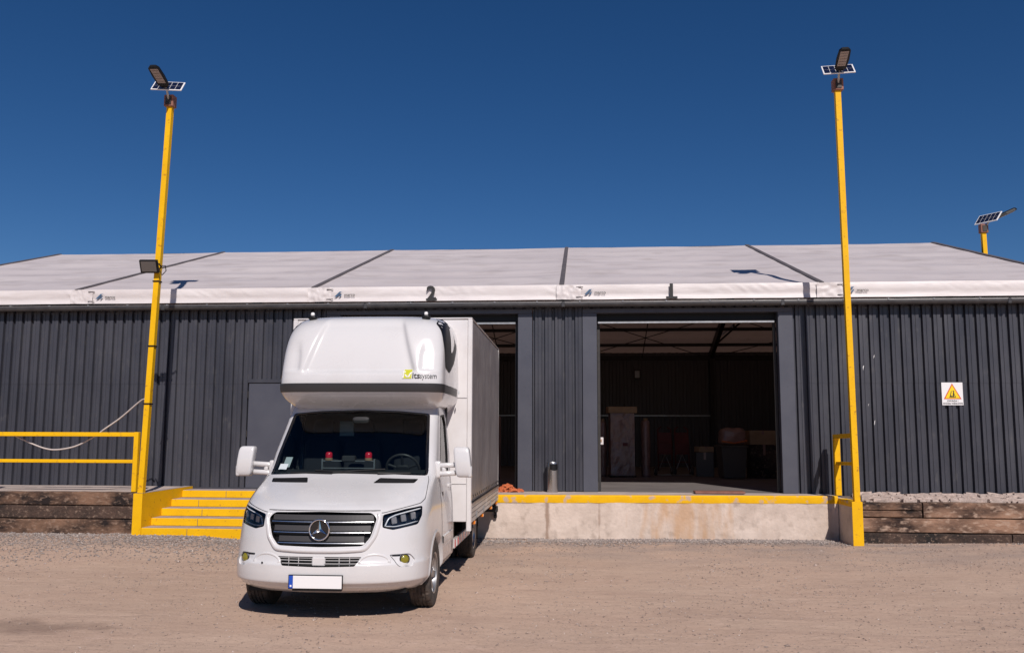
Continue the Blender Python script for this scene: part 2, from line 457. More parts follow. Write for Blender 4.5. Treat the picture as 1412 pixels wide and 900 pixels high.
    def mesh(s, name, m=None, smooth=False, merge=0, angle=None):
        me = bpy.data.meshes.new(name)
        me.from_pydata(s.v, [], s.f)
        if merge:
            bm = bmesh.new(); bm.from_mesh(me); bmesh.ops.remove_doubles(bm, verts=bm.verts, dist=merge); bm.to_mesh(me); bm.free()
        me.update()
        bm = bmesh.new(); bm.from_mesh(me); bmesh.ops.recalc_face_normals(bm, faces=bm.faces); bm.to_mesh(me); bm.free()
        if smooth:
            me.polygons.foreach_set('use_smooth', [True] * len(me.polygons))
            if angle: me.set_sharp_from_angle(angle=R(angle))
        if m: me.materials.append(MT[m] if isinstance(m, str) else m)
        return me
    def build(s, name, m, parent=None, smooth=False, merge=0, angle=None):
        return ob(name, s.mesh(name, m, smooth, merge, angle), parent)

def ob(name, data, parent=None):
    o = bpy.data.objects.new(name, data); COL.objects.link(o)
    if parent: o.parent = parent
    return o
def thing(name, label, cat, loc=(0, 0, 0), rz=0, group=None):
    o = ob(name, None); o.location = loc; o.rotation_euler = (0, 0, rz); o.empty_display_size = .2
    return tag(o, label, cat, group)
def tag(o, label, cat, group=None):
    o['label'] = label; o['category'] = cat
    if group: o['group'] = group
    return o
def struct(o, kind='structure', label=None, cat=None):
    o['kind'] = kind
    if label: o['label'] = label
    if cat: o['category'] = cat
    return o
def copy_tree(o, parent=None):
    c = o.copy(); COL.objects.link(c); c.parent = parent
    for ch in o.children: copy_tree(ch, c)
    return c

def text_mb(txt, size, off=0, ex=0):
    cu = bpy.data.curves.new('t', 'FONT'); cu.body = txt; cu.size = size; cu.align_x = 'CENTER'; cu.offset = off; cu.resolution_u = 3
    o = bpy.data.objects.new('t', cu); COL.objects.link(o)
    dg = bpy.context.evaluated_depsgraph_get(); dg.update()
    me = bpy.data.meshes.new_from_object(o.evaluated_get(dg))
    mb = MB(); mb.add([tuple(v.co) for v in me.vertices], [tuple(p.vertices) for p in me.polygons])
    bpy.data.objects.remove(o); bpy.data.meshes.remove(me); bpy.data.curves.remove(cu)
    return mb

def fbm(x, y, z=0, o=4):
    return noise.fractal(Vector((x, y, z)), 1.0, 2.0, o)

# ================================================================== GROUND
YD, YW, YL = 15.1, 16.1, 14.42          # dock face, cladding face
TOPZ = .768
def yd(x): return YD + .08 * max(0, min(x, 4.485) + 1.25)
def gz(x, y):
    h = .014 * fbm(x * .5, y * .5) + .008 * fbm(x * 2.3, y * 2.3, 3)
    k = 1.0
    if -4.4 < x < -.9 and 7.6 < y < 15: k = .25
    h -= .012
    def ss(t): t = min(1, max(0, t)); return t * t * (3 - 2 * t)
    if y > 11.2: h += ss((y - 11.2) / 3.0) * (.028 + .085 * ss((-x - 4.2) / 2.6) + .035 * ss((x - 4.9) / 2)) + .012 * ss((y - 13.6) / 1.0) * fbm(x * .9, 3.1)
    far = max(abs(x) - 16, y - 20, -y - 2, 0)
    if far > 0: k *= max(0, 1 - far / 6)
    return h * k - .002
def axis_pts(lo, hi, step, ends):
    a = []; x = lo
    while x <= hi + 1e-6: a.append(x); x += step
    return [-e for e in ends[::-1] if -e < lo] + a + [e for e in ends if e > hi]
xs = axis_pts(-14, 11, .14, [18, 26, 40, 80, 200, 500])
ys = axis_pts(3.5, 16.0, .12, [18, 22, 30, 45, 80, 200, 500])
mb = MB()
mb.v = [(x, y, gz(x, y)) for y in ys for x in xs]
nx = len(xs)
mb.f = [(j * nx + i, j * nx + i + 1, (j + 1) * nx + i + 1, (j + 1) * nx + i) for j in range(len(ys) - 1) for i in range(nx - 1)]
struct(mb.build('ground', 'ground', smooth=True))

def stones(name, spots, m):
    mb = MB()
    base = [(1, 0, 0), (-1, 0, 0), (0, 1, 0), (0, -1, 0), (0, 0, 1), (0, 0, -1)]
    tri = [(0, 2, 4), (2, 1, 4), (1, 3, 4), (3, 0, 4), (2, 0, 5), (1, 2, 5), (3, 1, 5), (0, 3, 5)]
    for x, y, z, r in spots:
        a = random.random() * 6.3; ca, sa = math.cos(a), math.sin(a)
        vs = []
        for p in base:
            q = [p[k] * r * random.uniform(.65, 1.25) + random.uniform(-.25, .25) * r for k in range(3)]
            vs.append((x + q[0] * ca - q[1] * sa, y + q[0] * sa + q[1] * ca, z + q[2] * .62))
        mb.add(vs, tri)
    return mb.build(name, m)
sp = []
while len(sp) < 15000:
    x = random.uniform(-13, 9.2)
    d = abs(random.gauss(0, .95)) if x < -4.0 else abs(random.gauss(0, .30))
    if x < -8: d *= 1.15
    d *= .55 + .9 * abs(fbm(x * .6, 1.3)) + .25
    if 4.45 < x < 4.7: continue
    y = (YL - .02 if x < -7.57 else 14.17 if x < -4.9 else yd(x) - .03) - d
    if x > 4.8 and random.random() < .8: continue
    sp.append((x, y, gz(x, y) + .006, random.choice((.010, .013, .016, .020, .026)) * (1.15 if d < .4 else .9)))
struct(stones('gravel', sp, 'stone'), 'stuff', 'loose grey gravel heaped along the foot of the platform', 'gravel')
sp = []
for k in range(24000):
    y = 4.5 + 10.6 * random.random() ** .75; x = random.uniform(-.75, .85) * y * 1.05 - .3
    if fbm(x * .7, y * .9, 5) < random.uniform(-.5, .35): continue
    sp.append((x, y, gz(x, y) + .003, random.choice((.004, .005, .006, .007, .008, .009, .012)) * (.55 + .075 * y) * (1.0 if random.random() < .985 else 1.9)))
struct(stones('scattered_pebbles', sp, 'pebble'), 'stuff', 'small pebbles scattered over the sandy yard', 'pebbles')

# ================================================================== LOADING DOCK
dock = thing('loading_dock', 'pale stained concrete loading dock with a yellow painted edge', 'loading dock', (0, YD, 0))
def at0(mb, o): return mb.xf(Matrix.Translation(-Vector(o.location)))
DX0, DX1 = -4.9, 4.485
def prism_z(poly, z0, z1):
    n = len(poly)
    return MB().add([(x, y, z0) for x, y in poly] + [(x, y, z1) for x, y in poly], [tuple(range(n))[::-1], tuple(range(n, 2 * n))] + [(i, (i + 1) % n, n + (i + 1) % n, n + i) for i in range(n)])
mb = MB()
def dockf(u, v):
    x = DX0 + (DX1 - DX0) * u; z = -.1 + (.645 + .1) * v
    return (x, yd(x) - .012 - .010 * fbm(x * 1.1, z * 1.6) - .006 * fbm(x * 5, z * 5), z)
mb.grid(190, 18, dockf)
at0(mb, dock).build('dock_face', MT['dock'], dock, smooth=True)
at0(prism_z([(DX0, YD + .012), (-1.25, YD + .012), (DX1, yd(DX1) + .012), (DX1, YW - .004), (DX0, YW - .004)], -.1, TOPZ - .004), dock).build('dock_slab', 'concretegrey', dock)
mb = MB()
def bandf(u, v):
    x = DX0 + (DX1 - DX0) * u
    w = .006 * fbm(x * 2, 9) + .004 * fbm(x * 9, 2)
    y_ = yd(x); t = [(y_ - .018, .638 + w), (y_ - .022, .655), (y_ - .022, TOPZ - .015), (y_ - .008, TOPZ + .001), (y_ + .10 + w * 2, TOPZ + .001)][round(v * 4)]
    return (x, t[0] - .006 * fbm(x * 1.1, .5), t[1])
mb.grid(190, 4, bandf)
at0(mb, dock).build('painted_edge', 'yellowworn', dock, smooth=True, angle=35)
# stub wall on the right, closing the dock
sx0, sx1, sy0 = 4.49, 4.655, 14.78
at0(MB().bbox(sx0 + .004, sx1, sy0 + .006, YW - .01, -.1, TOPZ - .045, .008), dock).build('stub_wall', 'concrete', dock)
at0(MB().box(sx0 - .002, sx1 + .003, sy0 - .002, sy0 + .012, -.1, TOPZ - .04), dock).build('stub_face', 'yellow', dock)
at0(MB().box(sx0 - .002, sx0 + .01, sy0 + .014, yd(4.4) - .01, .64, TOPZ - .042), dock).build('stub_edge', 'yellowworn', dock)
at0(MB().box(sx0 - .002, sx1 - .01, sy0 + .014, yd(4.4) - .01, TOPZ - .041, TOPZ - .037), dock).build('stub_top', 'yellowworn', dock)

struct(MB().box(-14.6, 9.2, YW + .06, 29.5, .3, TOPZ).build('warehouse_floor', 'floor'))
# threshold strip in front of the doors is the dock slab; a paler sill slab sits at its top
struct(prism_z([(DX0, YD + .085), (-1.25, YD + .085), (DX1, yd(DX1) + .085), (DX1, YW + .06), (DX0, YW + .06)], TOPZ - .0035, TOPZ).build('sill_pavement', 'pavement'))

# ================================================================== STAIRS
st = thing('staircase', 'yellow painted concrete steps leading up to the side door', 'stairs', (-6.2, 14.2, .05))
ly = [14.19, 14.52, 14.87, 15.23, 15.65]; lx = [-7.394] * 5
for i in range(5):
    z0 = .10 + .1336 * i; z1 = z0 + .1336
    s1 = at0(MB().bbox(lx[i], -4.93, ly[i], YW - .006, z0 - (.2 if i == 0 else 0), z1 - .006, .008), st).build('step', 'yellow', st)
    ye = ly[i + 1] if i < 4 else YW - .01
    at0(MB().box(lx[i] + .008, -4.94, ly[i] + .022, ye + .004, z1 - .0065, z1 - .001), st).build('tread', 'tread', s1)
    xg = lx[i] + random.uniform(.5, .9)
    while xg < -5:
        at0(MB().box(xg, xg + .008, ly[i] - .002, ly[i] + .004, z0 + .004, z1 - .012), st).build('joint', 'seam', s1)
        xg += random.uniform(.9, 1.3)
# wing wall beside the steps: plan widens towards the wall
wv = [(-7.556, 14.19), (-7.396, 14.19), (-7.396, YW - .01), (-7.556, YW - .01)]
mb = MB(); n = len(wv)
zt = [.800, .800, .815, .815]
mb.add([(x, y, -.1) for x, y in wv] + [(x, y, z) for (x, y), z in zip(wv, zt)], [tuple(range(n))[::-1], tuple(range(n, 2 * n))] + [(i, (i + 1) % n, n + (i + 1) % n, n + i) for i in range(n)])
at0(mb, st).build('wing_wall', 'yellow', st)
mb = MB(); ins = [(-7.545, 14.22), (-7.405, 14.22), (-7.405, YW - .02), (-7.545, YW - .02)]
mb.add([(x, y, z + .004) for (x, y), z in zip(ins, zt)], [tuple(range(n))])
at0(mb, st).build('wing_top', 'tread', st)

# ================================================================== SIDE PLATFORMS WITH TIMBER FRONTS
def slope_slab(name, x0, x1, y0, y1, za, zb, m):
    mb = MB(); mb.add([(x0, y0, za - .7), (x1, y0, za - .7), (x1, y1, za - .7), (x0, y1, za - .7), (x0, y0, za), (x1, y0, za), (x1, y1, zb), (x0, y1, zb)],
                      [(0, 3, 2, 1), (4, 5, 6, 7), (0, 1, 5, 4), (1, 2, 6, 5), (2, 3, 7, 6), (3, 0, 4, 7)])
    return struct(mb.build(name, m))
pl = slope_slab('pavement', -14.5, -7.56, YL + .16, YW - .005, .775, .795, 'pavement')
# individual paving slabs on the left platform
x = -14.4; k = 0
while x < -7.8:
    w = random.uniform(1.15, 1.6); x1 = min(x + w, -7.58)
    for (ya, yb) in ((YL + .175, 15.15), (15.16, 15.62), (15.63, YW - .012)):
        za = .775 + .02 * (ya - 14.58) / 1.5; zb = .775 + .02 * (yb - 14.58) / 1.5; t = .012 + random.uniform(0, .01)
        mb = MB(); mb.add([(x + .006, ya, za), (x1 - .006, ya, za), (x1 - .006, yb, zb), (x + .006, yb, zb), (x + .006, ya, za + t), (x1 - .006, ya, za + t), (x1 - .006, yb, zb + t), (x + .006, yb, zb + t)],
                          [(4, 5, 6, 7), (0, 1, 5, 4), (1, 2, 6, 5), (2, 3, 7, 6), (3, 0, 4, 7)])
        mb.build('slab', 'pavement', pl)
    x = x1 + .004
slope_slab('rubble_bank', 4.68, 9.2, YD + .15, YW - .005, .665, .735, 'bank')
mb = MB()
for k in range(620):
    x = random.uniform(4.95, 9.15); y = random.uniform(YD + .2, YW - .03); z = .678 + .08 * (y - YD - .15) / .85
    a = random.uniform(-.5, .5); w, d, h = random.uniform(.04, .14), random.uniform(.03, .08), random.uniform(.02, .07)
    q = [(-w, -d), (w * .8, -d * .9), (w, d * .7), (-w * .7, d)]
    v = [(x + p[0] * math.cos(a) - p[1] * math.sin(a), min(y + p[0] * math.sin(a) + p[1] * math.cos(a), YW - .012)) for p in q]
    hh = [h * random.uniform(.35, 1.2) for _ in range(4)]
    mb.add([(p[0], p[1], z - .02) for p in v] + [(p[0], p[1], z + e) for p, e in zip(v, hh)], [(4, 5, 6, 7), (0, 1, 5, 4), (1, 2, 6, 5), (2, 3, 7, 6), (3, 0, 4, 7)])
struct(mb.build('broken_paving', 'rubble'), 'stuff', 'pale broken stone pieces packed behind the right timber wall', 'rubble')

def sleeper(x0, x1, y, z0, z1, m, parent):
    mb = MB(); n = max(6, int((x1 - x0) / .12)); sd_ = random.random() * 90
    def f(u, v):
        x = x0 + (x1 - x0) * u
        prof = [(.17, z0 + .01), (.012, z0 + .004), (0, z0 + .016), (0, z1 - .016), (.012, z1 - .003), (.17, z1 - .002)][round(v * 5)]
        d = .010 * fbm(x * 1.4, sd_) + .006 * fbm(x * 6, prof[1] * 8 + sd_)
        e = .007 * fbm(x * .9, sd_ + 7) + .004 * fbm(x * 7, sd_ + 3)
        return (x, y + prof[0] + d, prof[1] + (e if round(v * 5) > 2 else e * .4))
    mb.grid(n, 5, f)
    k = (n + 1)
    mb.f.append(tuple(j * k for j in range(6))); mb.f.append(tuple(j * k + n for j in range(6))[::-1])
    return at0(mb, parent).build('sleeper', m, parent)
tl = thing('timber_retaining_wall', 'wall of three dark creosoted sleepers left of the yellow steps', 'timber wall', (-10.5, YL, .05))
sleeper(-13.9, -10.62, YL, .575, .80, 'wood', tl); sleeper(-10.59, -7.575, YL, .572, .802, 'wood', tl)
sleeper(-13.4, -7.57, YL + .006, .345, .566, 'wooddark', tl)
sleeper(-13.9, -10.3, YL - .008, .0, .338, 'wood', tl); sleeper(-10.28, -7.59, YL - .004, .0, .338, 'wood', tl)
tr = thing('timber_retaining_wall', 'wall of weathered brown sleepers under the warning sign on the right', 'timber wall', (7, YD, .03))
sleeper(4.68, 5.73, YD + .01, .565, .695, 'wood', tr); sleeper(4.68, 5.72, YD - .004, .448, .558, 'wood', tr)
sleeper(5.75, 9.1, YD - .006, .448, .705, 'woodpale', tr)
sleeper(4.68, 9.1, YD + .004, .20, .441, 'woodpale', tr)
sleeper(4.68, 7.15, YD, -.08, .193, 'wooddark', tr); sleeper(7.17, 9.1, YD + .004, -.08, .193, 'wooddark', tr)

# ================================================================== WAREHOUSE
wh = thing('warehouse', 'long dark clad storage hall with pale fabric roof and two open bays', 'warehouse', (-2.7, YW, 0))
def W(mb): return at0(mb, wh)
RX = [-14.69, -9.90, -5.11, -.32, 4.47, 9.26]
YE, ZE, YR, ZR = 16.0, 4.62, 22.8, 6.85
YB = 29.6
SL = (ZR - ZE) / (YR - YE)
# corrugated cladding: one mesh per sheet width, shared
PITCH = .19
def sheet_mesh(nr, z0, z1, flip=1):
    prof = []
    for i in range(nr):
        b = i * PITCH
        prof += [(b, .055), (b + .034, .055), (b + .046, 0), (b + .084, 0), (b + .090, .009), (b + .104, .009), (b + .110, 0), (b + .168, 0), (b + .178, .055)]
    prof.append((nr * PITCH + .012, .057))
    mb = MB(); n = len(prof)
    for z in (z0, z1): mb.v += [(x, y * flip, z) for x, y in prof]
    mb.f = [(i, i + 1, n + i + 1, n + i) for i in range(n - 1)]
    return mb.mesh('wall_panel', 'cladding')
sheets = {}
def clad2(x0, x1, z0, z1):
    clad(x0, x1, z0, 2.80); clad(x0, x1, 2.77, z1, -.0035)
def clad(x0, x1, z0, z1, dy=0):
    x = x0
    while x < x1 - .05:
        nr = min(6, int(round((x1 - x) / PITCH)))
        if nr < 1: break
        key = (nr, round(z0, 3), round(z1, 3))
        if key not in sheets: sheets[key] = sheet_mesh(nr, z0, z1)
        o = ob('wall_panel', sheets[key], wh); o.location = (x - wh.location.x, random.uniform(-.001, .001) + dy, 0)
        x += nr * PITCH
ZT = 4.34
clad(-14.65, -4.9, TOPZ - .1, ZT) if False else None
clad2(-14.66, -6.49, TOPZ - .02, ZT)
clad(-6.49, -5.35, 2.86, ZT)
clad(-5.35, -4.85, TOPZ - .02, ZT)
clad2(-.875, .03, TOPZ + .012, ZT)
clad2(3.96, 9.26, .70, ZT)
clad(-4.85, -.9, 4.19, ZT); clad(.03, 3.96, 4.19, ZT)
# jambs, headers
def wbox(name, m, *a, b=0, parent=None):
    mb = MB(); (mb.bbox(*a, b) if b else mb.box(*a)); W(mb); return mb.build(name, m, parent or wh)
DOORS = ((-4.60, -1.155), (.335, 3.685))
for (d0, d1) in DOORS:
    for (a, b_) in ((d0 - .27, d0), (d1, d1 + .27)):
        j = wbox('door_jamb', 'flashing', a, b_, YW - .008, YW + .16, TOPZ + .004, 4.10, b=.004)
        for k in range(6):
            zz = 1.05 + k * .55; xx = (a + b_) / 2
            wbox('rivet', 'flashing', xx - .008, xx + .008, YW - .011, YW - .007, zz, zz + .016, parent=j)
    wbox('door_header', 'flashing', d0 - .27, d1 + .27, YW - .012, YW + .16, 4.102, 4.185, b=.005)
    wbox('roller_box', 'black', d0 - .1, d1 + .1, YW + .17, YW + .55, 3.96, 4.32)
    wbox('roller_bar', 'galv', d0 + .02, d1 - .05, YW + .05, YW + .09, 3.905, 3.945, b=.006)
    for xx in (d0 + .01, d1 - .06):
        wbox('guide_rail', 'dark', xx, xx + .05, YW + .165, YW + .225, TOPZ + .004, 3.95)
# narrow base flashing
wbox('base_flashing', 'cladding', -8.1, -4.9, YW - .004, YW + .03, TOPZ, TOPZ + .03)
# side door
dr = wbox('side_door', 'flashing', -6.37, -5.42, YW + .004, YW + .05, TOPZ + .006, 2.78, b=.004)
wbox('door_frame', 'cladding', -6.47, -6.39, YW - .014, YW + .06, TOPZ + .004, 2.862, b=.004)
wbox('door_frame', 'cladding', -5.40, -5.34, YW - .014, YW + .06, TOPZ + .004, 2.862, b=.004)
wbox('door_frame', 'cladding', -6.388, -5.402, YW - .014, YW + .06, 2.79, 2.862, b=.004)
for z in (1.0, 1.75, 2.5):
    W(MB().tube([(-6.375, YW - .014, z), (-6.375, YW - .014, z + .13)], .011, 8)).build('hinge', 'dark', dr)
wbox('handle', 'dark', -5.52, -5.49, YW - .05, YW + .004, 1.82, 1.98, b=.004, parent=dr)

# roof: one sagging membrane per bay and slope
PUR = [0, .17, .34, .51, .68, .85, 1]
def roof_bay(x0, x1, front):
    mb = MB(); sd_ = random.random() * 50
    def f(u, v):
        x = x0 + (x1 - x0) * u; y = YE + (YR - YE) * v; z = ZE + (ZR - ZE) * v
        seg = max(p for p in PUR[:-1] if p <= v + 1e-9); nx_ = PUR[PUR.index(seg) + 1]; t = (v - seg) / (nx_ - seg)
        edge = math.sin(math.pi * u) ** .5 if 0 < u < 1 else 0
        z -= .042 * math.sin(math.pi * t) * edge * (1 + .4 * fbm(x * .3, seg * 9 + sd_))
        z -= .016 * edge * (1 + fbm(x * .5 + sd_, v * 5)) + .010 * edge * fbm(x * .35, v * 30, sd_) + .008 * edge * math.exp(-min(u, 1 - u) * 9) * noise.noise(Vector((x * 7 + v * 6, v * 9, sd_)))
        if v == 0: z = ZE - .004 * edge
        return (x, y if front else 2 * YR - y, z)
    mb.grid(44, 48, f)
    return W(mb).build('roof_membrane', 'membrane', wh, smooth=True)
for k in range(5):
    roof_bay(RX[k], RX[k + 1], True); roof_bay(RX[k], RX[k + 1], False)
def along(x, y0, y1, w, lift, name, m):
    mb = MB()
    def p(y, dz): 
        yy = y if y <= YR else 2 * YR - y
        return ZE + SL * (yy - YE) + dz
    mb.add([(x - w, y0, p(y0, lift)), (x + w, y0, p(y0, lift)), (x + w, y1, p(y1, lift)), (x - w, y1, p(y1, lift)),
            (x - w, y0, p(y0, lift - .05)), (x + w, y0, p(y0, lift - .05)), (x + w, y1, p(y1, lift - .05)), (x - w, y1, p(y1, lift - .05))],
           [(0, 1, 2, 3), (7, 6, 5, 4), (0, 4, 5, 1), (1, 5, 6, 2), (2, 6, 7, 3), (3, 7, 4, 0)])
    return W(mb).build(name, m, wh)
for i, x in enumerate(RX):
    w = .045 if 0 < i < 5 else .05
    along(x, YE - .02, YR, w, .022, 'roof_seam', 'seam'); along(x, YR + .005, YB, w, .022, 'roof_seam', 'seam')
    # rafters and posts inside
    for (a, b_) in ((YE + .2, YR), (YR, YB - .1)):
        mb = MB()
        def zz(y): yy = y if y <= YR else 2 * YR - y; return ZE + SL * (yy - YE)
        mb.add([(x - .06, a, zz(a) - .07), (x + .06, a, zz(a) - .07), (x + .06, b_, zz(b_) - .07), (x - .06, b_, zz(b_) - .07),
                (x - .06, a, zz(a) - .30), (x + .06, a, zz(a) - .30), (x + .06, b_, zz(b_) - .30), (x - .06, b_, zz(b_) - .30)],
               [(0, 1, 2, 3), (7, 6, 5, 4), (0, 4, 5, 1), (1, 5, 6, 2), (2, 6, 7, 3), (3, 7, 4, 0)])
        W(mb).build('rafter', 'dark', wh)
    wbox('post', 'dark', x - .07, x + .07, YB - .30, YB - .12, TOPZ, 4.5)
    if i not in (1, 2, 3, 4) or True: wbox('post', 'dark', x - .07, x + .07, YW + .2, YW + .36, TOPZ, 4.5)
for y in (18.2, 20.5, 24.0, 25.2, 26.4, 27.5, 28.65):
    yy = y if y <= YR else 2 * YR - y; z = ZE + SL * (yy - YE) - .13
    wbox('purlin', 'dark', RX[0] + .1, RX[5] - .1, y - .03, y + .03, z - .05, z + .05)
for (xa, xb) in ((-4.9, -.6), (.1, 4.2), (4.6, 9.1)):
    def rp(x, y): return (x, y, ZE + SL * (2 * YR - y - YE) - .24)
    W(MB().tube([rp(xa, 26.4), rp(xb, 29.3)], .014, 6)).build('brace', 'dark', wh)
    W(MB().tube([rp(xb, 26.4), rp(xa, 29.3)], .014, 6)).build('brace', 'dark', wh)
    W(MB().tube([rp((xa + xb) / 2, 26.0), rp((xa + xb) / 2, 29.4)], .016, 6)).build('brace', 'dark', wh)
W(MB().tube([(4.45, 28.6, 4.75), (5.25, 26.2, 5.55)], .03, 6)).build('strut', 'dark', wh)
W(MB().tube([(4.9, 27.4, 5.2), (4.9, 27.4, 5.75)], .03, 6)).build('strut', 'dark', wh)
# rear wall (inner face corrugated), gables
mb = MB(); prof = []
x = -14.6
while x < 9.1:
    prof += [(x, .0), (x + .12, 0), (x + .14, -.03), (x + .22, -.03), (x + .24, 0)]; x += .25
n = len(prof)
for z in (TOPZ, 4.64): mb.v += [(a, YB - .1 + b_, z) for a, b_ in prof]
mb.f = [(i, i + 1, n + i + 1, n + i) for i in range(n - 1)]
W(mb).build('rear_wall', 'backwall', wh)
wbox('rear_beam', 'dark', -14.6, 9.2, YB - .16, YB - .05, 4.36, 4.52)
wbox('rear_eave', 'dark', -14.6, 9.2, YB - .045, YB + .01, 4.30, 4.618)
wbox('wall_rail', 'galv', -14.5, 4.4, YB - .20, YB - .15, 2.46, 2.50)
for xg in (RX[0] + .02, RX[5] - .02):
    mb = MB()
    mb.add([(xg, YW, 0), (xg, YB - .02, 0), (xg, YB - .02, ZE - .03), (xg, YR, ZR - .04), (xg, YE + .12, ZE - .03)], [(0, 1, 2, 3, 4)])
    W(mb).build('gable_wall', 'cladding', wh)

# valance with wrinkles, one per bay
def valance(x0, x1):
    mb = MB(); sd_ = random.random() * 40; c = random.uniform(.45, .75)
    def f(u, v):
        x = x0 + (x1 - x0) * u; z = ZE + .006 - .285 * v
        y = YE - .016 - .012 * math.sin(math.pi * min(1, v * 1.5)) - (.018 * max(0, v - .68) / .32)
        cr = math.exp(-((u - c) / .14) ** 2) + math.exp(-(u / .05) ** 2) * 1.2 + math.exp(-((1 - u) / .05) ** 2)
        y -= (.016 * cr) * (noise.noise(Vector((x * 11 + z * 14, sd_, z * 5))) + .4 * noise.noise(Vector((x * 26 - z * 9, sd_, z * 8)))) * math.sin(math.pi * min(1, v / .68)) if v < .68 else 0
        y -= .006 * fbm(x * 1.2, z * 4, sd_)
        return (x, y, z - .004 * fbm(x * 1.0, sd_))
    mb.grid(120, 10, f)
    return W(mb).build('valance', 'valance', wh, smooth=True)
logo_n = 0
for k in range(5):
    va = valance(RX[k] + .03, RX[k + 1] - .03)
    # white patch over the joint at each rafter
    xk = RX[k]
    mb = MB()
    def pf(u, v, xk=xk):
        x = xk - .10 + .46 * u; z = ZE - .005 - .275 * v
        return (x, YE - .052 - .014 * noise.noise(Vector((x * 9, z * 9, k))) - (.012 * noise.noise(Vector((x * 22, z * 15, k + 4)))), z + .02 * (u - .5) * fbm(x, z))
    mb.grid(22, 12, pf)
    W(mb).build('joint_patch', 'valance', va, smooth=True)
    if k:
        for zz in (ZE - .045, ZE - .235):
            W(MB().box(xk + .27, xk + .40, YE - .062, YE - .056, zz - .008, zz + .008)).build('strap', 'seam', va)
        # maker's logo: blue swoosh and word
        mb = MB(); X, Z, yy = xk + .52, ZE - .19, YE - .058
        mb.add([(X - .10, yy, Z), (X - .05, yy, Z), (X + .045, yy, Z + .10), (X + .0, yy, Z + .10), (X - .02, yy, Z), (X + .02, yy, Z), (X + .05, yy, Z + .05), (X + .03, yy, Z + .055), (X + .09, yy, Z + .108)], [(0, 1, 2, 3), (4, 5, 6, 7), (3, 2, 8)])
        W(mb).build('logo_mark', 'blue', va)
        t = text_mb('marco', .082, .001); t.xf(Matrix.Translation((X + .20, yy, Z + .012)) @ Matrix.Rotation(R(90), 4, 'X'))
        W(t).build('logo_text', 'print', va)
    if k in (2, 3):
        t = text_mb('2' if k == 2 else '1', .37, .013)
        px = -2.80 if k == 2 else 1.72
        t.xf(Matrix.Translation((px, YE - .075, ZE - .262)) @ Matrix.Rotation(R(90), 4, 'X'))
        W(t).build('bay_number', 'print', va)
        at_ = MB().box(px - .10, px + .11, YE - .082, YE - .076, ZE - .283, ZE - .24)
        W(at_).build('bay_number_foot', 'print', va)
# gutter with joints and clips
mb = MB(); gp = [(.085, .045), (.0, .05), (-.055, .045), (-.062, .02), (-.055, -.025), (-.03, -.05), (.03, -.052), (.075, -.045)]
for x in (-14.7, 9.3): mb.v += [(x, YE - .06 + a, 4.243 + b_ * .9) for a, b_ in gp]
n = len(gp); mb.f = [(i, (i + 1) % n, n + (i + 1) % n, n + i) for i in range(n)] + [tuple(range(n)), tuple(range(n, 2 * n))[::-1]]
gt = W(mb).build('gutter', 'gutter', wh, smooth=True, angle=40)
W(MB().tube([(-14.6, YE - .118, 4.286), (9.2, YE - .118, 4.286)], .007, 6)).build('gutter_bead', 'galv', gt)
x = -14.4
while x < 9.2:
    W(MB().bbox(x, x + .035, YE - .132, YE - .02, 4.276, 4.300, .004)).build('gutter_clip', 'galv', gt); x += .80
for x in (-12.2, -8.1, -4.1, -.33, 3.7, 7.7):
    W(MB().bbox(x, x + .07, YE - .127, YE + .03, 4.188, 4.296, .01)).build('gutter_joint', 'gutter', gt)
# paint specks on the right cladding
for (x, z, w, h) in ((5.17, 2.98, .035, .12), (5.38, 3.22, .02, .07), (5.02, 2.62, .012, .05), (5.07, 2.9, .012, .03), (5.34, 2.0, .02, .10), (5.25, 2.35, .012, .05), (5.35, 3.5, .01, .03)):
    W(MB().add([(x, YW - .003, z), (x + w * .5, YW - .003, z + h * .3), (x + w, YW - .003, z + h), (x + w * .3, YW - .003, z + h * .75)], [(0, 1, 2, 3)])).build('paint_speck', 'whiteplastic', wh)

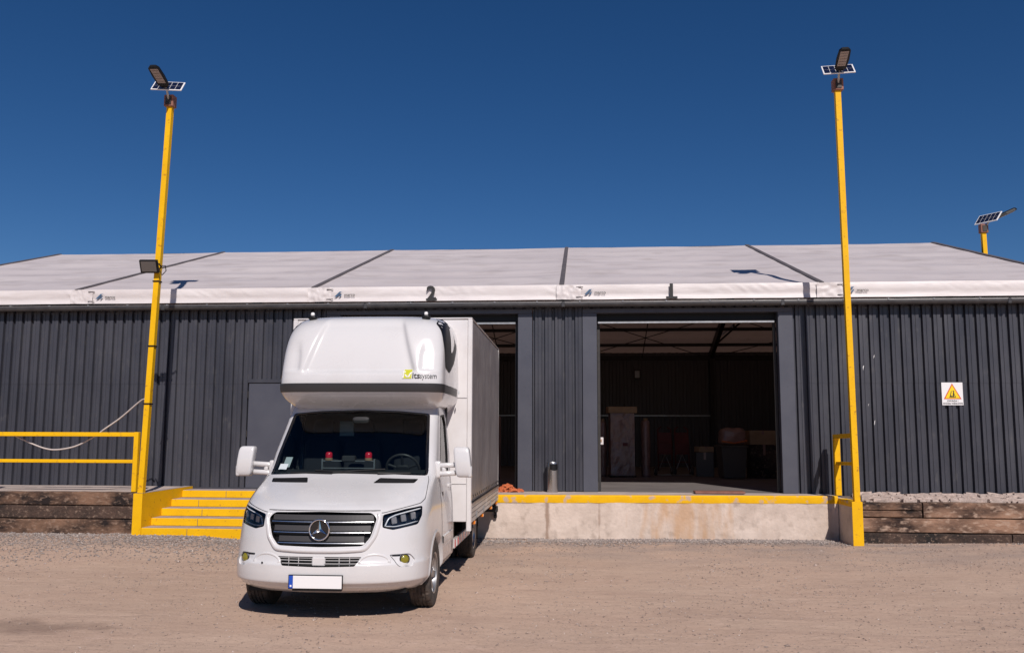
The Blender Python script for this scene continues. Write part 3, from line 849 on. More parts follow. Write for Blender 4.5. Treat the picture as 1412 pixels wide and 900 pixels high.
# ================================================================== LAMP POLES, RAILINGS, CABLE
def solar_lamp(name, label, base, top, yaw_, pole_w=.094, panel_yaw=0, head_tilt=17, k_=.80):
    t = thing(name, label, 'street lamp', base, 0, 'solar street lamps on yellow poles')
    b = Vector(base); tp = Vector(top) - b
    MB().beam((0, 0, 0), tp, pole_w).build('pole', 'yellow', t)
    c = tp
    br = MB().bbox(c.x - .085, c.x + .085, c.y - .085, c.y + .06, c.z - .01, c.z + .20, .006).build('bracket', 'rust', t)
    MB().box(c.x - .05, c.x + .05, c.y - .098, c.y - .086, c.z + .02, c.z + .16).build('bracket_plate', 'dark', br)
    rot = Matrix.Rotation(yaw_, 4, 'Z')
    d = rot @ Vector((0, -math.cos(R(head_tilt)), math.sin(R(head_tilt))))
    a0 = c + Vector((0, -.06, .08)); a1 = a0 + rot @ Vector((0, -.14, .22)); a2 = a1 + d * .16
    MB().tube([a0, a0 * .5 + a1 * .5, a1, a2], .026, 8).build('arm', 'galv', t, smooth=True)
    # head: tapered black housing, lens below
    hm = Matrix.Translation(a2) @ rot @ Matrix.Rotation(-R(head_tilt), 4, 'X')
    out = [(-.06, .06), (.06, .06), (.12, -.02), (.135, -.30), (.12, -.56), (.07, -.62), (-.07, -.62), (-.12, -.56), (-.135, -.30), (-.12, -.02)]
    mb = MB(); n = len(out)
    mb.add([(x, y, -.03) for x, y in out] + [(x * .93, y * .98, .025) for x, y in out] + [(x * .6, y * .9 - .02, .055) for x, y in out],
           [tuple(range(n))[::-1]] + [(i, (i + 1) % n, n + (i + 1) % n, n + i) for i in range(n)] + [(n + i, n + (i + 1) % n, 2 * n + (i + 1) % n, 2 * n + i) for i in range(n)] + [tuple(range(2 * n, 3 * n))])
    h = mb.xf(hm).build('lamp_head', 'black', t)
    MB().bbox(-.085, .085, -.55, -.10, -.040, -.031, .003).xf(hm).build('lens', 'lens', h)
    for k in range(5):
        y = -.16 - k * .085
        MB().box(-.07, .07, y, y + .008, -.0425, -.0405).xf(hm).build('lens_bar', 'grey', h)
    # solar panel facing the sun, on a short bracket behind the head
    pc = a1 + Vector((0, .05, .10))
    pm = Matrix.Translation(pc) @ Matrix.Rotation(panel_yaw, 4, 'Z') @ Matrix.Rotation(R(46), 4, 'X')
    p = MB().bbox(-.33, .33, -.21, .21, -.012, .012, .004).xf(pm).build('solar_panel', 'whiteplastic', t)
    mb = MB()
    for i in range(5):
        for j in range(2):
            x0 = -.305 + i * .123; y0 = -.185 + j * .188
            mb.add([(x0, y0, .0145), (x0 + .115, y0, .0145), (x0 + .115, y0 + .18, .0145), (x0, y0 + .18, .0145)], [(0, 1, 2, 3)])
    mb.xf(pm).build('solar_cells', 'cell', p)
    MB().tube([a1, pc + Vector((0, 0, -.02))], .02, 6).build('panel_arm', 'dark', t)
    sc = Matrix.Translation(a0) @ Matrix.Scale(k_, 4) @ Matrix.Translation(-a0)
    for o in t.children_recursive:
        if o.name.split('.')[0] not in ('pole', 'bracket', 'bracket_plate'): o.data.transform(sc)
    return t
solar_lamp('street_lamp', 'tall yellow solar lamp pole beside the yellow steps, with floodlight', (-7.475, 14.30, .805), (-7.306, 14.30, 7.64), R(3), panel_yaw=R(10))
solar_lamp('street_lamp', 'tall yellow solar lamp pole at the right end of the dock', (4.592, 14.86, .73), (4.552, 14.86, 7.83), R(-6), panel_yaw=R(-6))
solar_lamp('street_lamp', 'distant solar lamp whose pole rises behind the right roof edge', (9.64, 20.75, 0), (9.60, 20.75, 6.62), R(80), panel_yaw=R(-54), head_tilt=24, k_=.82)

fl = thing('floodlight', 'square black floodlight clamped halfway up the left yellow pole', 'floodlight', (-7.395, 14.25, 4.70))
hm = Matrix.Translation((-.06, -.12, 0)) @ Matrix.Rotation(R(4), 4, 'Z') @ Matrix.Rotation(R(26), 4, 'X') @ Matrix.Scale(.84, 4)
b = MB().bbox(-.19, .19, -.03, .03, -.14, .14, .012).xf(hm).build('housing', 'black', fl)
MB().bbox(-.155, .155, -.036, -.031, -.105, .11, .002).xf(hm).build('glass', 'floodglass', b)
for k in range(7): MB().box(-.15 + k * .047, -.14 + k * .047, .031, .055, -.11, .11).xf(hm).build('fin', 'black', b)
MB().tube([(.10, -.10, .05), (.11, -.02, .0), (.06, .0, -.02)], .013, 6).build('yoke', 'black', fl)
MB().tube([(.13, -.06, .02), (.17, .0, .03), (.16, .05, -.05), (.08, .07, -.12)], .008, 6).build('wire', 'black', fl)
for z in (4.46, 3.32, 2.32):
    x = -7.475 + .169 * (z - .805) / 6.835
    o = MB().bbox(-.060, .060, -.060, .060, -.012, .012, .003).build('pole_clamp', 'black')
    o.location = (x, 14.30, z)
    tag(o, {4.46: 'black strap just under the floodlight on the left pole', 3.32: 'black strap on the left pole below roof level', 2.32: 'lowest black strap on the left pole, where the cable starts'}[z], 'strap')

rl = thing('railing', 'yellow two-bar railing on the platform at the left edge', 'railing', (-7.74, 14.56, .80))
rb = Vector((-7.74, 14.56, .80))
for x in (-7.74, -10.5, -13.2):
    MB().bbox(x - .042 - rb.x, x + .042 - rb.x, -.042, .042, 0, 1.0 if x < -9 else 1.035, .006).build('post', 'yellow', rl)
MB().bbox(-6 , -.042 - .001, -.04, .04, .955, 1.03, .006).build('top_rail', 'yellow', rl)
MB().bbox(-6, -.043, -.032, .032, .495, .555, .006).build('mid_rail', 'yellow', rl)
rr = thing('railing', 'short yellow railing joining the right lamp pole to the dock', 'railing', (4.555, 15.75, TOPZ))
MB().bbox(-.05, .05, -.05, .05, 0, 1.0, .006).build('post', 'yellow', rr)
MB().beam((-.005, .06, 1.03), (.03, -.835, 1.05), .075).build('top_rail', 'yellow', rr)
MB().beam((0.0, -.045, .56), (.03, -.835, .58), .06).build('mid_rail', 'yellow', rr)

cp = [(-7.49, 14.37, 2.34), (-7.66, 14.52, 2.40), (-8.10, 14.64, 2.09), (-8.40, 14.64, 1.88), (-8.55, 14.66, 1.775), (-8.81, 14.66, 1.63), (-9.01, 14.66, 1.558), (-9.27, 14.66, 1.52), (-9.48, 14.66, 1.54), (-9.75, 14.66, 1.63), (-10.0, 14.64, 1.74), (-10.2, 14.60, 1.82)]
def smooth_path(p, k=6):
    p = [Vector(q) for q in p]; o = []
    for i in range(len(p) - 1):
        a, b_, c, d = p[max(i - 1, 0)], p[i], p[i + 1], p[min(i + 2, len(p) - 1)]
        for j in range(k):
            t = j / k
            o.append(.5 * ((2 * b_) + (-a + c) * t + (2 * a - 5 * b_ + 4 * c - d) * t * t + (-a + 3 * b_ - 3 * c + d) * t ** 3))
    o.append(p[-1]); return o
tag(MB().tube(smooth_path(cp), .014, 6).build('cable', 'cable', smooth=True), 'pale cable hanging from the left pole behind the left railing', 'cable')

# ================================================================== SMALL THINGS ON THE DOCK
bn = thing('ashtray_bin', 'slim brushed steel ashtray bin standing against the cladding between the bays', 'bin', (-.50, 15.94, TOPZ))
MB().lathe([(0, .0), (.098, 0), (.10, .012), (.10, .43)], 32).build('body', 'steel', bn, smooth=True, angle=40)
MB().lathe([(.105, .43), (.105, .535), (.098, .55), (.07, .552), (.065, .53), (0, .53)], 32).build('top', 'steel', bn, smooth=True, angle=40)
mb = MB()
mb.grid(10, 6, lambda u, v: ((.1065) * math.sin((u - .5) * 1.5 + .35), -(.1065) * math.cos((u - .5) * 1.5 + .35), .415 + .10 * v - .02 * math.sin(math.pi * u) * (1 - v)))
mb.build('opening', 'black', bn)

sg = thing('warning_sign', 'square white warning sign with a yellow triangle on the right cladding', 'sign', (6.735, YW - .012, 2.575))
b = MB().bbox(-.185, .185, 0, .008, -.205, .205, .001).build('plate', 'whiteplastic', sg)
MB().add([(-.155, -.002, -.095), (.155, -.002, -.095), (0, -.002, .19)], [(0, 1, 2)]).build('triangle_border', 'signred', sg)
MB().add([(-.128, -.004, -.080), (.128, -.004, -.080), (0, -.004, .158)], [(0, 1, 2)]).build('triangle', 'signyellow', sg)
mb = MB(); y = -.006
mb.add([(-.05, y, -.05), (-.035, y, -.05), (-.012, y, .05), (-.022, y, .05)], [(0, 1, 2, 3)])
mb.add([(-.04, y, -.052), (.0, y, -.052), (.0, y, -.035), (-.04, y, -.035)], [(0, 1, 2, 3)])
mb.add([(.005, y, -.03), (.04, y, -.03), (.03, y, .01), (.008, y, .012)], [(0, 1, 2, 3)])
mb.add([(.012, y, .013), (.03, y, .013), (.026, y, .05), (.012, y, .05)], [(0, 1, 2, 3)])
mb.add([(.0, y, .05), (.035, y, .05), (.035, y, .056), (.0, y, .056)], [(0, 1, 2, 3)])
mb.add([(-.06, y, -.066), (.055, y, -.066), (.055, y, -.056), (-.06, y, -.056)], [(0, 1, 2, 3)])
mb.disc((.015, y - .0005, -.043), .012, 'y', 12); mb.disc((.045, y - .0005, -.045), .009, 'y', 12)
mb.build('pictogram', 'print', sg)
for (s, size, z) in (('UWAGA !', .045, -.142), ('W\u00d3ZKI WID\u0141OWE', .040, -.188)):
    t = text_mb(s, size, .0008); t.xf(Matrix.Translation((0, -.003, z)) @ Matrix.Rotation(R(90), 4, 'X')); t.build('lettering', 'print', sg)

tag(MB().bbox(-.44, .44, -.15, .15, .012, .05, .004).box(-.40, .40, -.12, .12, 0, .012).build('steel_plate', 'rust'), 'rusty brown plate lying on the dock edge at bay 1', 'plate').location = (2.50, 15.88, TOPZ)
tag(MB().bbox(-.35, .35, -.08, .08, 0, .035, .006).build('plank', 'wooddark'), 'dark plank lying on the sand at the right edge', 'plank').location = (7.45, 14.45, gz(7.4, 14.45) + .003)
# orange lashing straps in a heap
mb = MB(); random.seed(11)
for k in range(26):
    cx, cy = random.gauss(0, .075), random.gauss(0, .05); z0 = max(.012, .10 - abs(cx) * .55) * random.uniform(.2, 1.1)
    pts = []; a0 = random.random() * 6.3; rx, ry = random.uniform(.04, .11), random.uniform(.02, .06)
    for j in range(9):
        a = a0 + j * .62; pts.append((cx + rx * math.cos(a), cy + ry * math.sin(a), max(.01, z0 + .03 * math.sin(a * 1.7 + k))))
    q = []
    for j, p in enumerate(pts):
        q += [(p[0], p[1], p[2] - .008), (p[0], p[1], p[2] + .028)]
    mb.add(q, [(2 * j, 2 * j + 2, 2 * j + 3, 2 * j + 1) for j in range(8)])
tag(mb.build('strap_heap', 'orange'), 'heap of orange lashing straps on the dock behind the truck', 'straps').location = (-1.33, 15.86, TOPZ)

# ================================================================== STORED GOODS INSIDE
def inside(name, label, cat, x, y, rz=0): return thing(name, label, cat, (x, y, TOPZ), rz)
wc = inside('wrapped_cabinet', 'tall narrow cabinet wrapped in plastic film with a cardboard cap', 'cabinet', 1.06, 22.0, R(4))
mb = MB()
def wrapf(u, v, w=.60, d=.5, h=1.55):
    per = [(-w / 2, -d / 2), (w / 2, -d / 2), (w / 2, d / 2), (-w / 2, d / 2), (-w / 2, -d / 2)]
    i = min(3, int(u * 4)); t = u * 4 - i
    x = per[i][0] + (per[i + 1][0] - per[i][0]) * t; y = per[i][1] + (per[i + 1][1] - per[i][1]) * t
    q = .022 * fbm(x * 5 + 9, v * 4 + y * 3) + .012 * fbm(x * 14, v * 9, y * 7)
    return (x * (1 + q), y * (1 + q) + q, .05 + v * h)
mb.grid(40, 28, wrapf); mb.build('wrapped_body', 'wrap', wc)
MB().bbox(-.36, .36, -.32, .32, 1.60, 1.76, .012).build('cap', 'card', wc)
MB().bbox(-.33, .33, -.28, .28, 0, .05, .006).build('pallet_base', 'wooddark', wc)
MB().box(.0, .12, -.292, -.286, .78, .86).build('label', 'redpaint', wc)
def roll(name, label, x, y, h, r, m='wrap'):
    t = inside(name, label, 'roll', x, y)
    MB().lathe([(0, 0), (r, 0), (r * 1.03, .05), (r * .96, h * .3), (r * 1.04, h * .6), (r * .95, h - .05), (r * .8, h), (0, h)], 16, mod=lambda i, k: 1 + .10 * math.sin(k * 2.3 + i * 1.7)).build('wrapped_core', m, t, smooth=True)
    MB().lathe([(r * .5, h), (r * .5, h + .06), (0, h + .06)], 12).build('core_end', 'card', t)
    return t
roll('wrapped_roll', 'narrow upright film-wrapped roll right of the wrapped cabinet', 1.68, 22.2, 1.42, .11)
roll('wrapped_roll', 'narrow upright wrapped roll at the left jamb of bay 1', .60, 22.3, 1.4, .09)
roll('wrapped_roll', 'upright wrapped roll showing through bay 2 beside the truck', -2.02, 20.5, 1.5, .14)
# red hand trucks standing together
def hand_truck(x, label):
    t = inside('hand_truck', label, 'hand truck', x, 23.0, R(random.uniform(-8, 8)))
    for s in (-1, 1):
        MB().tube([(s * .18, .02, .12), (s * .18, .05, .8), (s * .17, .12, 1.2), (s * .08, .16, 1.27)], .018, 8).build('frame_rail', 'redpaint', t, smooth=True)
        w = MB().lathe([(.05, -.03), (.12, -.035), (.125, 0), (.12, .035), (.05, .03)], 20, 'x', (s * .25, .08, .125)).build('wheel', 'rubber', t, smooth=True)
        MB().lathe([(0, -.036), (.055, -.036), (.055, .036), (0, .036)], 14, 'x', (s * .25, .08, .125)).build('hub', 'galv', w)
    for z in (.35, .6, .85, 1.1): MB().tube([(-.18, .04 + z * .03, z), (.18, .04 + z * .03, z)], .014, 6).build('cross_bar', 'redpaint', t)
    MB().box(-.17, .17, .055, .07, .55, 1.12).build('back_panel', 'redpaint', t)
    MB().bbox(-.22, .22, -.22, .04, .02, .032, .004).build('toe_plate', 'galv', t)
    MB().tube([(-.18, .02, .12), (0, .05, .55), (.18, .02, .12)], .014, 6).build('brace', 'galv', t)
hand_truck(2.25, 'red hand truck on the left of a pair by the rear wall')
hand_truck(2.70, 'red hand truck on the right of a pair by the rear wall')
gb = inside('storage_bin', 'large dark grey plastic bin under a wrapped bundle inside bay 1', 'bin', 3.72, 21.6, R(5))
mb = MB(); mb.add([(-.26, -.26, .02), (.26, -.26, .02), (.26, .26, .02), (-.26, .26, .02), (-.31, -.31, .78), (.31, -.31, .78), (.31, .31, .78), (-.31, .31, .78)], [(0, 3, 2, 1), (4, 5, 6, 7), (0, 1, 5, 4), (1, 2, 6, 5), (2, 3, 7, 6), (3, 0, 4, 7)])
mb.build('tub', 'binplastic', gb); MB().bbox(-.34, .34, -.34, .34, .76, .81, .01).build('rim', 'binplastic', gb)
bu = thing('wrapped_bundle', 'film-wrapped bundle heaped on the grey bin', 'bundle', (3.75, 21.6, TOPZ + .81))
mb = MB().sup((0, 0, .21), (.62, .55, .42), .45, 24, 14); mb.v = [(x + .03 * fbm(x * 6, y * 6, z * 6), y + .03 * fbm(x * 6 + 3, y * 6, z * 6), max(0, z + .03 * fbm(x * 5, y * 5 + 8, z * 5))) for x, y, z in mb.v]
mb.build('film', 'wrap', bu); MB().tube([(-.30, -.30, .10), (0, -.31, .05), (.31, -.28, .12)], .02, 6).build('strap', 'orange', bu)
def carton(x, y, z, w, d, h, label, m='card', rz=0):
    t = thing('carton', label, 'box', (x, y, z), rz)
    MB().bbox(-w / 2, w / 2, -d / 2, d / 2, 0, h, .008).build('box_body', m, t); MB().box(-.03, .03, -d / 2 - .003, d / 2 + .003, h * .7, h + .003).build('tape', 'wrap', t)
    return t
carton(4.55, 22.0, TOPZ, .7, .5, .82, 'large dark carton behind the grey bin', 'wooddark')
carton(4.50, 22.0, TOPZ + .823, .66, .5, .35, 'brown carton on top of the large dark carton', 'card', R(6))
carton(5.45, 21.2, TOPZ, .42, .4, .34, 'small brown carton on the floor near the right jamb of bay 1')
carton(3.22, 22.6, TOPZ, .45, .4, .62, 'dark box between the hand trucks and the grey bin', 'binplastic', R(-8))
carton(3.20, 22.6, TOPZ + .622, .40, .35, .14, 'flat brown carton on the dark box', 'card', R(12))
carton(-2.35, 21.4, TOPZ, .5, .5, 1.0, 'brown carton showing through bay 2 beside the truck')
fe = inside('fire_extinguisher', 'red fire extinguisher leaning near the right jamb of bay 1', 'extinguisher', 4.98, 20.9, 0)
MB().lathe([(0, 0), (.07, 0), (.08, .03), (.08, .40), (.05, .47), (.025, .49), (.025, .53), (0, .53)], 20).build('cylinder', 'red', fe, smooth=True)
MB().bbox(-.03, .07, -.02, .02, .53, .58, .005).build('handle', 'black', fe); MB().tube([(.03, 0, .55), (.10, -.02, .45), (.10, -.03, .2)], .012, 6).build('hose', 'black', fe)
el = thing('emergency_light', 'small pale lamp box mounted high on the rear wall', 'light', (1.97, YB - .26, 3.88))
MB().bbox(-.12, .12, 0, .11, -.16, .16, .01).build('lamp_housing', 'grey', el); MB().bbox(-.08, .08, -.008, .001, -.12, .12, .003).build('lamp_cover', 'paper', el)

jb = thing('switch_box', 'small pale switch box catching the sun at the left jamb of bay 1', 'switch box', (.40, 16.42, 1.70))
MB().bbox(-.05, .05, -.035, .035, -.07, .07, .008).build('box_body', 'valance', jb); MB().bbox(-.02, .02, -.045, -.034, -.02, .03, .004).build('button', 'card', jb)

# ================================================================== BOX TRUCK
random.seed(5)
tk = thing('box_truck', 'white cab-over-sleeper box truck with grey tarpaulin sides backed up to bay 2', 'truck', (-2.52, 8.25, -.012), .008)
# plan outlines of the cab per height: z, front y, corner depth, half width, roundness
TAB = [(.27, .24, .56, .87, 2.4), (.31, .12, .60, .92, 2.4), (.355, .055, .62, .955, 2.4), (.375, .040, .62, .965, 2.4), (.388, .018, .62, .978, 2.4), (.43, .006, .63, .984, 2.4), (.50, .0, .63, .986, 2.4), (.560, .0, .63, .988, 2.4), (.572, .004, .63, .988, 2.4), (.586, .024, .63, .986, 2.4),
       (.66, .034, .64, .985, 2.4), (.80, .045, .66, .985, 2.4), (.92, .06, .68, .982, 2.4), (1.02, .085, .70, .978, 2.4), (1.07, .12, .69, .973, 2.4), (1.11, .18, .67, .968, 2.45), (1.18, .35, .60, .96, 2.6),
       (1.25, .55, .53, .955, 2.8), (1.32, .77, .44, .95, 3.0), (1.37, .92, .36, .945, 3.2), (1.40, .99, .32, .942, 3.2), (1.6, 1.15, .31, .93, 3.2), (1.85, 1.36, .30, .905, 3.2), (2.08, 1.56, .27, .88, 3.2), (2.16, 1.66, .25, .86, 3.2), (2.24, 1.82, .25, .83, 3.2), (2.28, 2.05, .2, .78, 3)]
PTAB = [(2.10, 1.64, .30, .80, 4), (2.16, 1.47, .34, .87, 4.4), (2.22, 1.36, .37, .92, 4.6), (2.285, 1.295, .38, .948, 4.8), (2.30, 1.285, .38, .952, 4.8), (2.42, 1.28, .38, .955, 4.8), (2.50, 1.292, .38, .953, 4.8), (2.7, 1.345, .38, .948, 4.8), (2.9, 1.42, .40, .940, 4.6),
        (3.05, 1.51, .43, .922, 4.2), (3.15, 1.62, .46, .890, 3.8), (3.21, 1.76, .48, .85, 3.4), (3.25, 2.00, .44, .79, 3), (3.27, 2.40, .25, .71, 3)]
class Pchip:
    def __init__(s, tab):
        s.z = [r[0] for r in tab]; s.c = [[r[k] for r in tab] for k in range(1, 5)]; s.d = []
        n = len(s.z); h = [s.z[i + 1] - s.z[i] for i in range(n - 1)]
        for y in s.c:
            dl = [(y[i + 1] - y[i]) / h[i] for i in range(n - 1)]; d = [dl[0]]
            for i in range(1, n - 1):
                if dl[i - 1] * dl[i] <= 0: d.append(0)
                else:
                    w1, w2 = 2 * h[i] + h[i - 1], h[i] + 2 * h[i - 1]; d.append((w1 + w2) / (w1 / dl[i - 1] + w2 / dl[i]))
            d.append(dl[-1]); s.d.append(d)
    def __call__(s, z):
        z = min(max(z, s.z[0]), s.z[-1]); i = 0
        while i < len(s.z) - 2 and z > s.z[i + 1]: i += 1
        h = s.z[i + 1] - s.z[i]; t = (z - s.z[i]) / h
        a, b_, c, d = (1 + 2 * t) * (1 - t) ** 2, t * (1 - t) ** 2, t * t * (3 - 2 * t), t * t * (t - 1)
        return [a * y[i] + b_ * h * dd[i] + c * y[i + 1] + d * h * dd[i + 1] for y, dd in zip(s.c, s.d)]
CAB, POD = Pchip(TAB), Pchip(PTAB)
def F(x, z, T=CAB):
    yf, d, w, n = T(z); s = min(abs(x) / w, .99999)
    return yf + d * (1 - (1 - s ** n) ** (1 / n))
def G(y, z, T=CAB):
    yf, d, w, n = T(z); t = 1 - (y - yf) / d
    if t <= 0: return w
    return w * max(0, 1 - min(t, 1) ** n) ** (1 / n)
def pip(p, poly):
    x, y = p; c = False; j = len(poly) - 1
    for i in range(len(poly)):
        xi, yi = poly[i]; xj, yj = poly[j]
        if (yi > y) != (yj > y) and x < (xj - xi) * (y - yi) / (yj - yi) + xi: c = not c
        j = i
    return c
def dens(poly, d):
    o = []
    for i in range(len(poly)):
        a, b_ = poly[i], poly[(i + 1) % len(poly)]; k = max(1, int(math.hypot(a[0] - b_[0], a[1] - b_[1]) / d))
        o += [(a[0] + (b_[0] - a[0]) * j / k, a[1] + (b_[1] - a[1]) * j / k) for j in range(k)]
    return o
def rnd(poly, r=.02, k=3):
    """round the corners of a polygon"""
    o = []; n = len(poly)
    for i in range(n):
        p0, p, p1 = Vector(poly[i - 1]), Vector(poly[i]), Vector(poly[(i + 1) % n])
        a = p + (p0 - p).normalized() * min(r, (p0 - p).length * .45); b_ = p + (p1 - p).normalized() * min(r, (p1 - p).length * .45)
        for j in range(k + 1):
            t = j / k; q = a * (1 - t) ** 2 + p * 2 * t * (1 - t) + b_ * t * t; o.append((q.x, q.y))
    return o
def dseg(p, a, b_):
    ab = (b_[0] - a[0], b_[1] - a[1]); L2 = ab[0] ** 2 + ab[1] ** 2 or 1e-9
    t = max(0, min(1, ((p[0] - a[0]) * ab[0] + (p[1] - a[1]) * ab[1]) / L2))
    return math.hypot(p[0] - a[0] - t * ab[0], p[1] - a[1] - t * ab[1])
def patch(outer, holes, pts, f, clear=.006):
    polys = [outer] + holes; vs = []; es = []
    for pl_ in polys:
        o = len(vs); vs += pl_; es += [(o + i, o + (i + 1) % len(pl_)) for i in range(len(pl_))]
    segs = [(pl_[i], pl_[(i + 1) % len(pl_)]) for pl_ in polys for i in range(len(pl_))]
    for p in pts:
        if pip(p, outer) and not any(pip(p, h) for h in holes) and all(abs(p[0] - a[0]) + abs(p[1] - a[1]) > .12 or dseg(p, a, b_) > clear for a, b_ in segs): vs.append(p)
    r = delaunay_2d_cdt([Vector(v) for v in vs], es, [], 0, 1e-7)
    rv = [(v.x, v.y) for v in r[0]]; fs = []
    for t in r[2]:
        c = (sum(rv[i][0] for i in t) / len(t), sum(rv[i][1] for i in t) / len(t))
        if pip(c, outer) and not any(pip(c, h) for h in holes): fs.append(tuple(t))
    mb = MB(); mb.v = [f(*p) for p in rv]; mb.f = fs
    return mb
def gpts(poly, d):
    x0, x1 = min(p[0] for p in poly), max(p[0] for p in poly); z0, z1 = min(p[1] for p in poly), max(p[1] for p in poly)
    return [(x0 + (i + .5 * (j % 2)) * d, z0 + j * d) for i in range(int((x1 - x0) / d) + 2) for j in range(int((z1 - z0) / d) + 2)]
def skin(poly, off, T=CAB, d=.035, dd=.03):
    """patch lying on the cab front, shifted back by off"""
    return patch(dens(poly, dd), [], gpts(poly, d), lambda x, z: (x, F(x, z, T) + off, z))
def recess(poly, depth, T=CAB):
    p = dens(poly, .03); n = len(p); mb = MB()
    mb.v = [(x, F(x, z, T), z) for x, z in p] + [(x * .985, F(x, z, T) + depth, z) for x, z in p]
    mb.f = [(i, (i + 1) % n, n + (i + 1) % n, n + i) for i in range(n)]
    return mb
def mir(poly): return [(-x, z) for x, z in poly][::-1]
def sym(half): return half + [(-x, z) for x, z in half[::-1] if abs(x) > 1e-6]

def resamp(a, k=8): 
    o = []
    for i in range(len(a) - 1): o += [(a[i][0] + (a[i + 1][0] - a[i][0]) * j / k, a[i][1] + (a[i + 1][1] - a[i][1]) * j / k) for j in range(k)]
    return o + [a[-1]]
def smth(a, it=3):
    for _ in range(it): a = [a[0]] + [((p[0] + 2 * q[0] + r[0]) / 4, (p[1] + 2 * q[1] + r[1]) / 4) for p, q, r in zip(a, a[1:], a[2:])] + [a[-1]]
    return a

WS = rnd(sym([(0, 1.395), (.45, 1.392), (.878, 1.375), (.80, 2.055), (.45, 2.085), (0, 2.098)]), .03)
GR = rnd(sym([(0, 1.064), (.485, 1.053), (.54, 1.0), (.49, .825), (.42, .742), (0, .732)]), .03)
HL = rnd([(.588, 1.032), (.78, 1.078), (.918, 1.098), (.926, 1.01), (.90, .925), (.69, .886), (.592, .912)], .018)
LG = rnd(sym([(0, .642), (.415, .640), (.355, .556), (0, .548)]), .012)
FP = rnd([(.665, .655), (.845, .655), (.893, .59), (.878, .53), (.765, .535), (.72, .585)], .02)
VT = rnd([(.352, 1.309), (.395, 1.356), (.80, 1.345), (.775, 1.307)], .012)

S0, NZ = .964, 74
zrow = [.27 + .012 * i for i in range(28)] + [.606 + (2.28 - .606) * i / 62 for i in range(1, 63)]
NZ = len(zrow) - 1
def tos(poly): return [(x / CAB(z)[2], z) for x, z in poly]
outer = [(S0, z) for z in zrow] + [(s, 2.28) for s in (.8, .6, .4, .2, 0, -.2, -.4, -.6, -.8)] + [(-S0, z) for z in zrow[::-1]] + [(s, .27) for s in (-.8, -.6, -.4, -.2, 0, .2, .4, .6, .8)]
scol = [0, .08, .16, .24, .32, .4, .48, .55, .62, .68, .73, .78, .82, .86, .89, .915, .94]
spts = [(s * g, z) for z in zrow[1:-1] for s in scol for g in ((1, -1) if s else (1,))]
holes = [dens(tos(h), .03) for h in (WS, GR, HL, mir(HL), LG, FP, mir(FP), VT, mir(VT))]
def sf(s, z):
    w = CAB(z)[2]; return (s * w, F(s * w, z), z)
body = patch(outer, holes, spts, sf)
# sides
YEND = 2.36
AX, AZ, AR = 1.05, .345, .425
def side(sg_):
    y0 = [F(S0 * CAB(z)[2], z) for z in zrow]
    out = [(a, z) for a, z in zip(y0, zrow)]
    # sill, then wheel arch cut from below
    top = [(YEND - .25 * k / 3 * 0, 2.28) for k in range(1)]
    ylist = [y0[-1] + (YEND - y0[-1]) * k / 8 for k in range(1, 9)]
    out = out + [(y, 2.28) for y in ylist] + [(YEND, z) for z in zrow[::-1][1:]]
    ya = [YEND - (YEND - AX - AR) * k / 6 for k in range(1, 6)]
    out += [(y, .27) for y in ya]
    a0 = math.asin((.27 - AZ) / AR)
    out += [(AX + AR * math.cos(a), AZ + AR * math.sin(a)) for a in [a0 + (math.pi - 2 * a0) * k / 26 for k in range(27)]]
    out += [(y0[0] + (AX - AR * math.cos(a0) - y0[0]) * t, .27) for t in (.66, .33)]
    win = dens(SW, .04)
    pts = [(y, z) for z in zrow[1:-1] for y in [.44 + k * .05 for k in range(39)] if y > F(S0 * CAB(z)[2], z) + .02]
    return patch(out, [win], pts, lambda y, z: (sg_ * G(y, z), y, z))
SW = rnd([(1.52, 1.41), (2.16, 1.39), (2.20, 1.95), (2.12, 2.05), (1.86, 2.03), (1.66, 1.70)], .03)
for sg_ in (-1, 1):
    p = side(sg_); body.add(p.v, p.f)
# rear face of the cab
mb = MB(); mb.v = [(s * G(YEND, z), YEND, z) for z in zrow for s in (-1, 1)]; mb.f = [(2 * i, 2 * i + 1, 2 * i + 3, 2 * i + 2) for i in range(NZ)]
body.add(mb.v, mb.f)
cab = body.build('cab_body', 'white', tk, smooth=True, merge=.0008, angle=48)

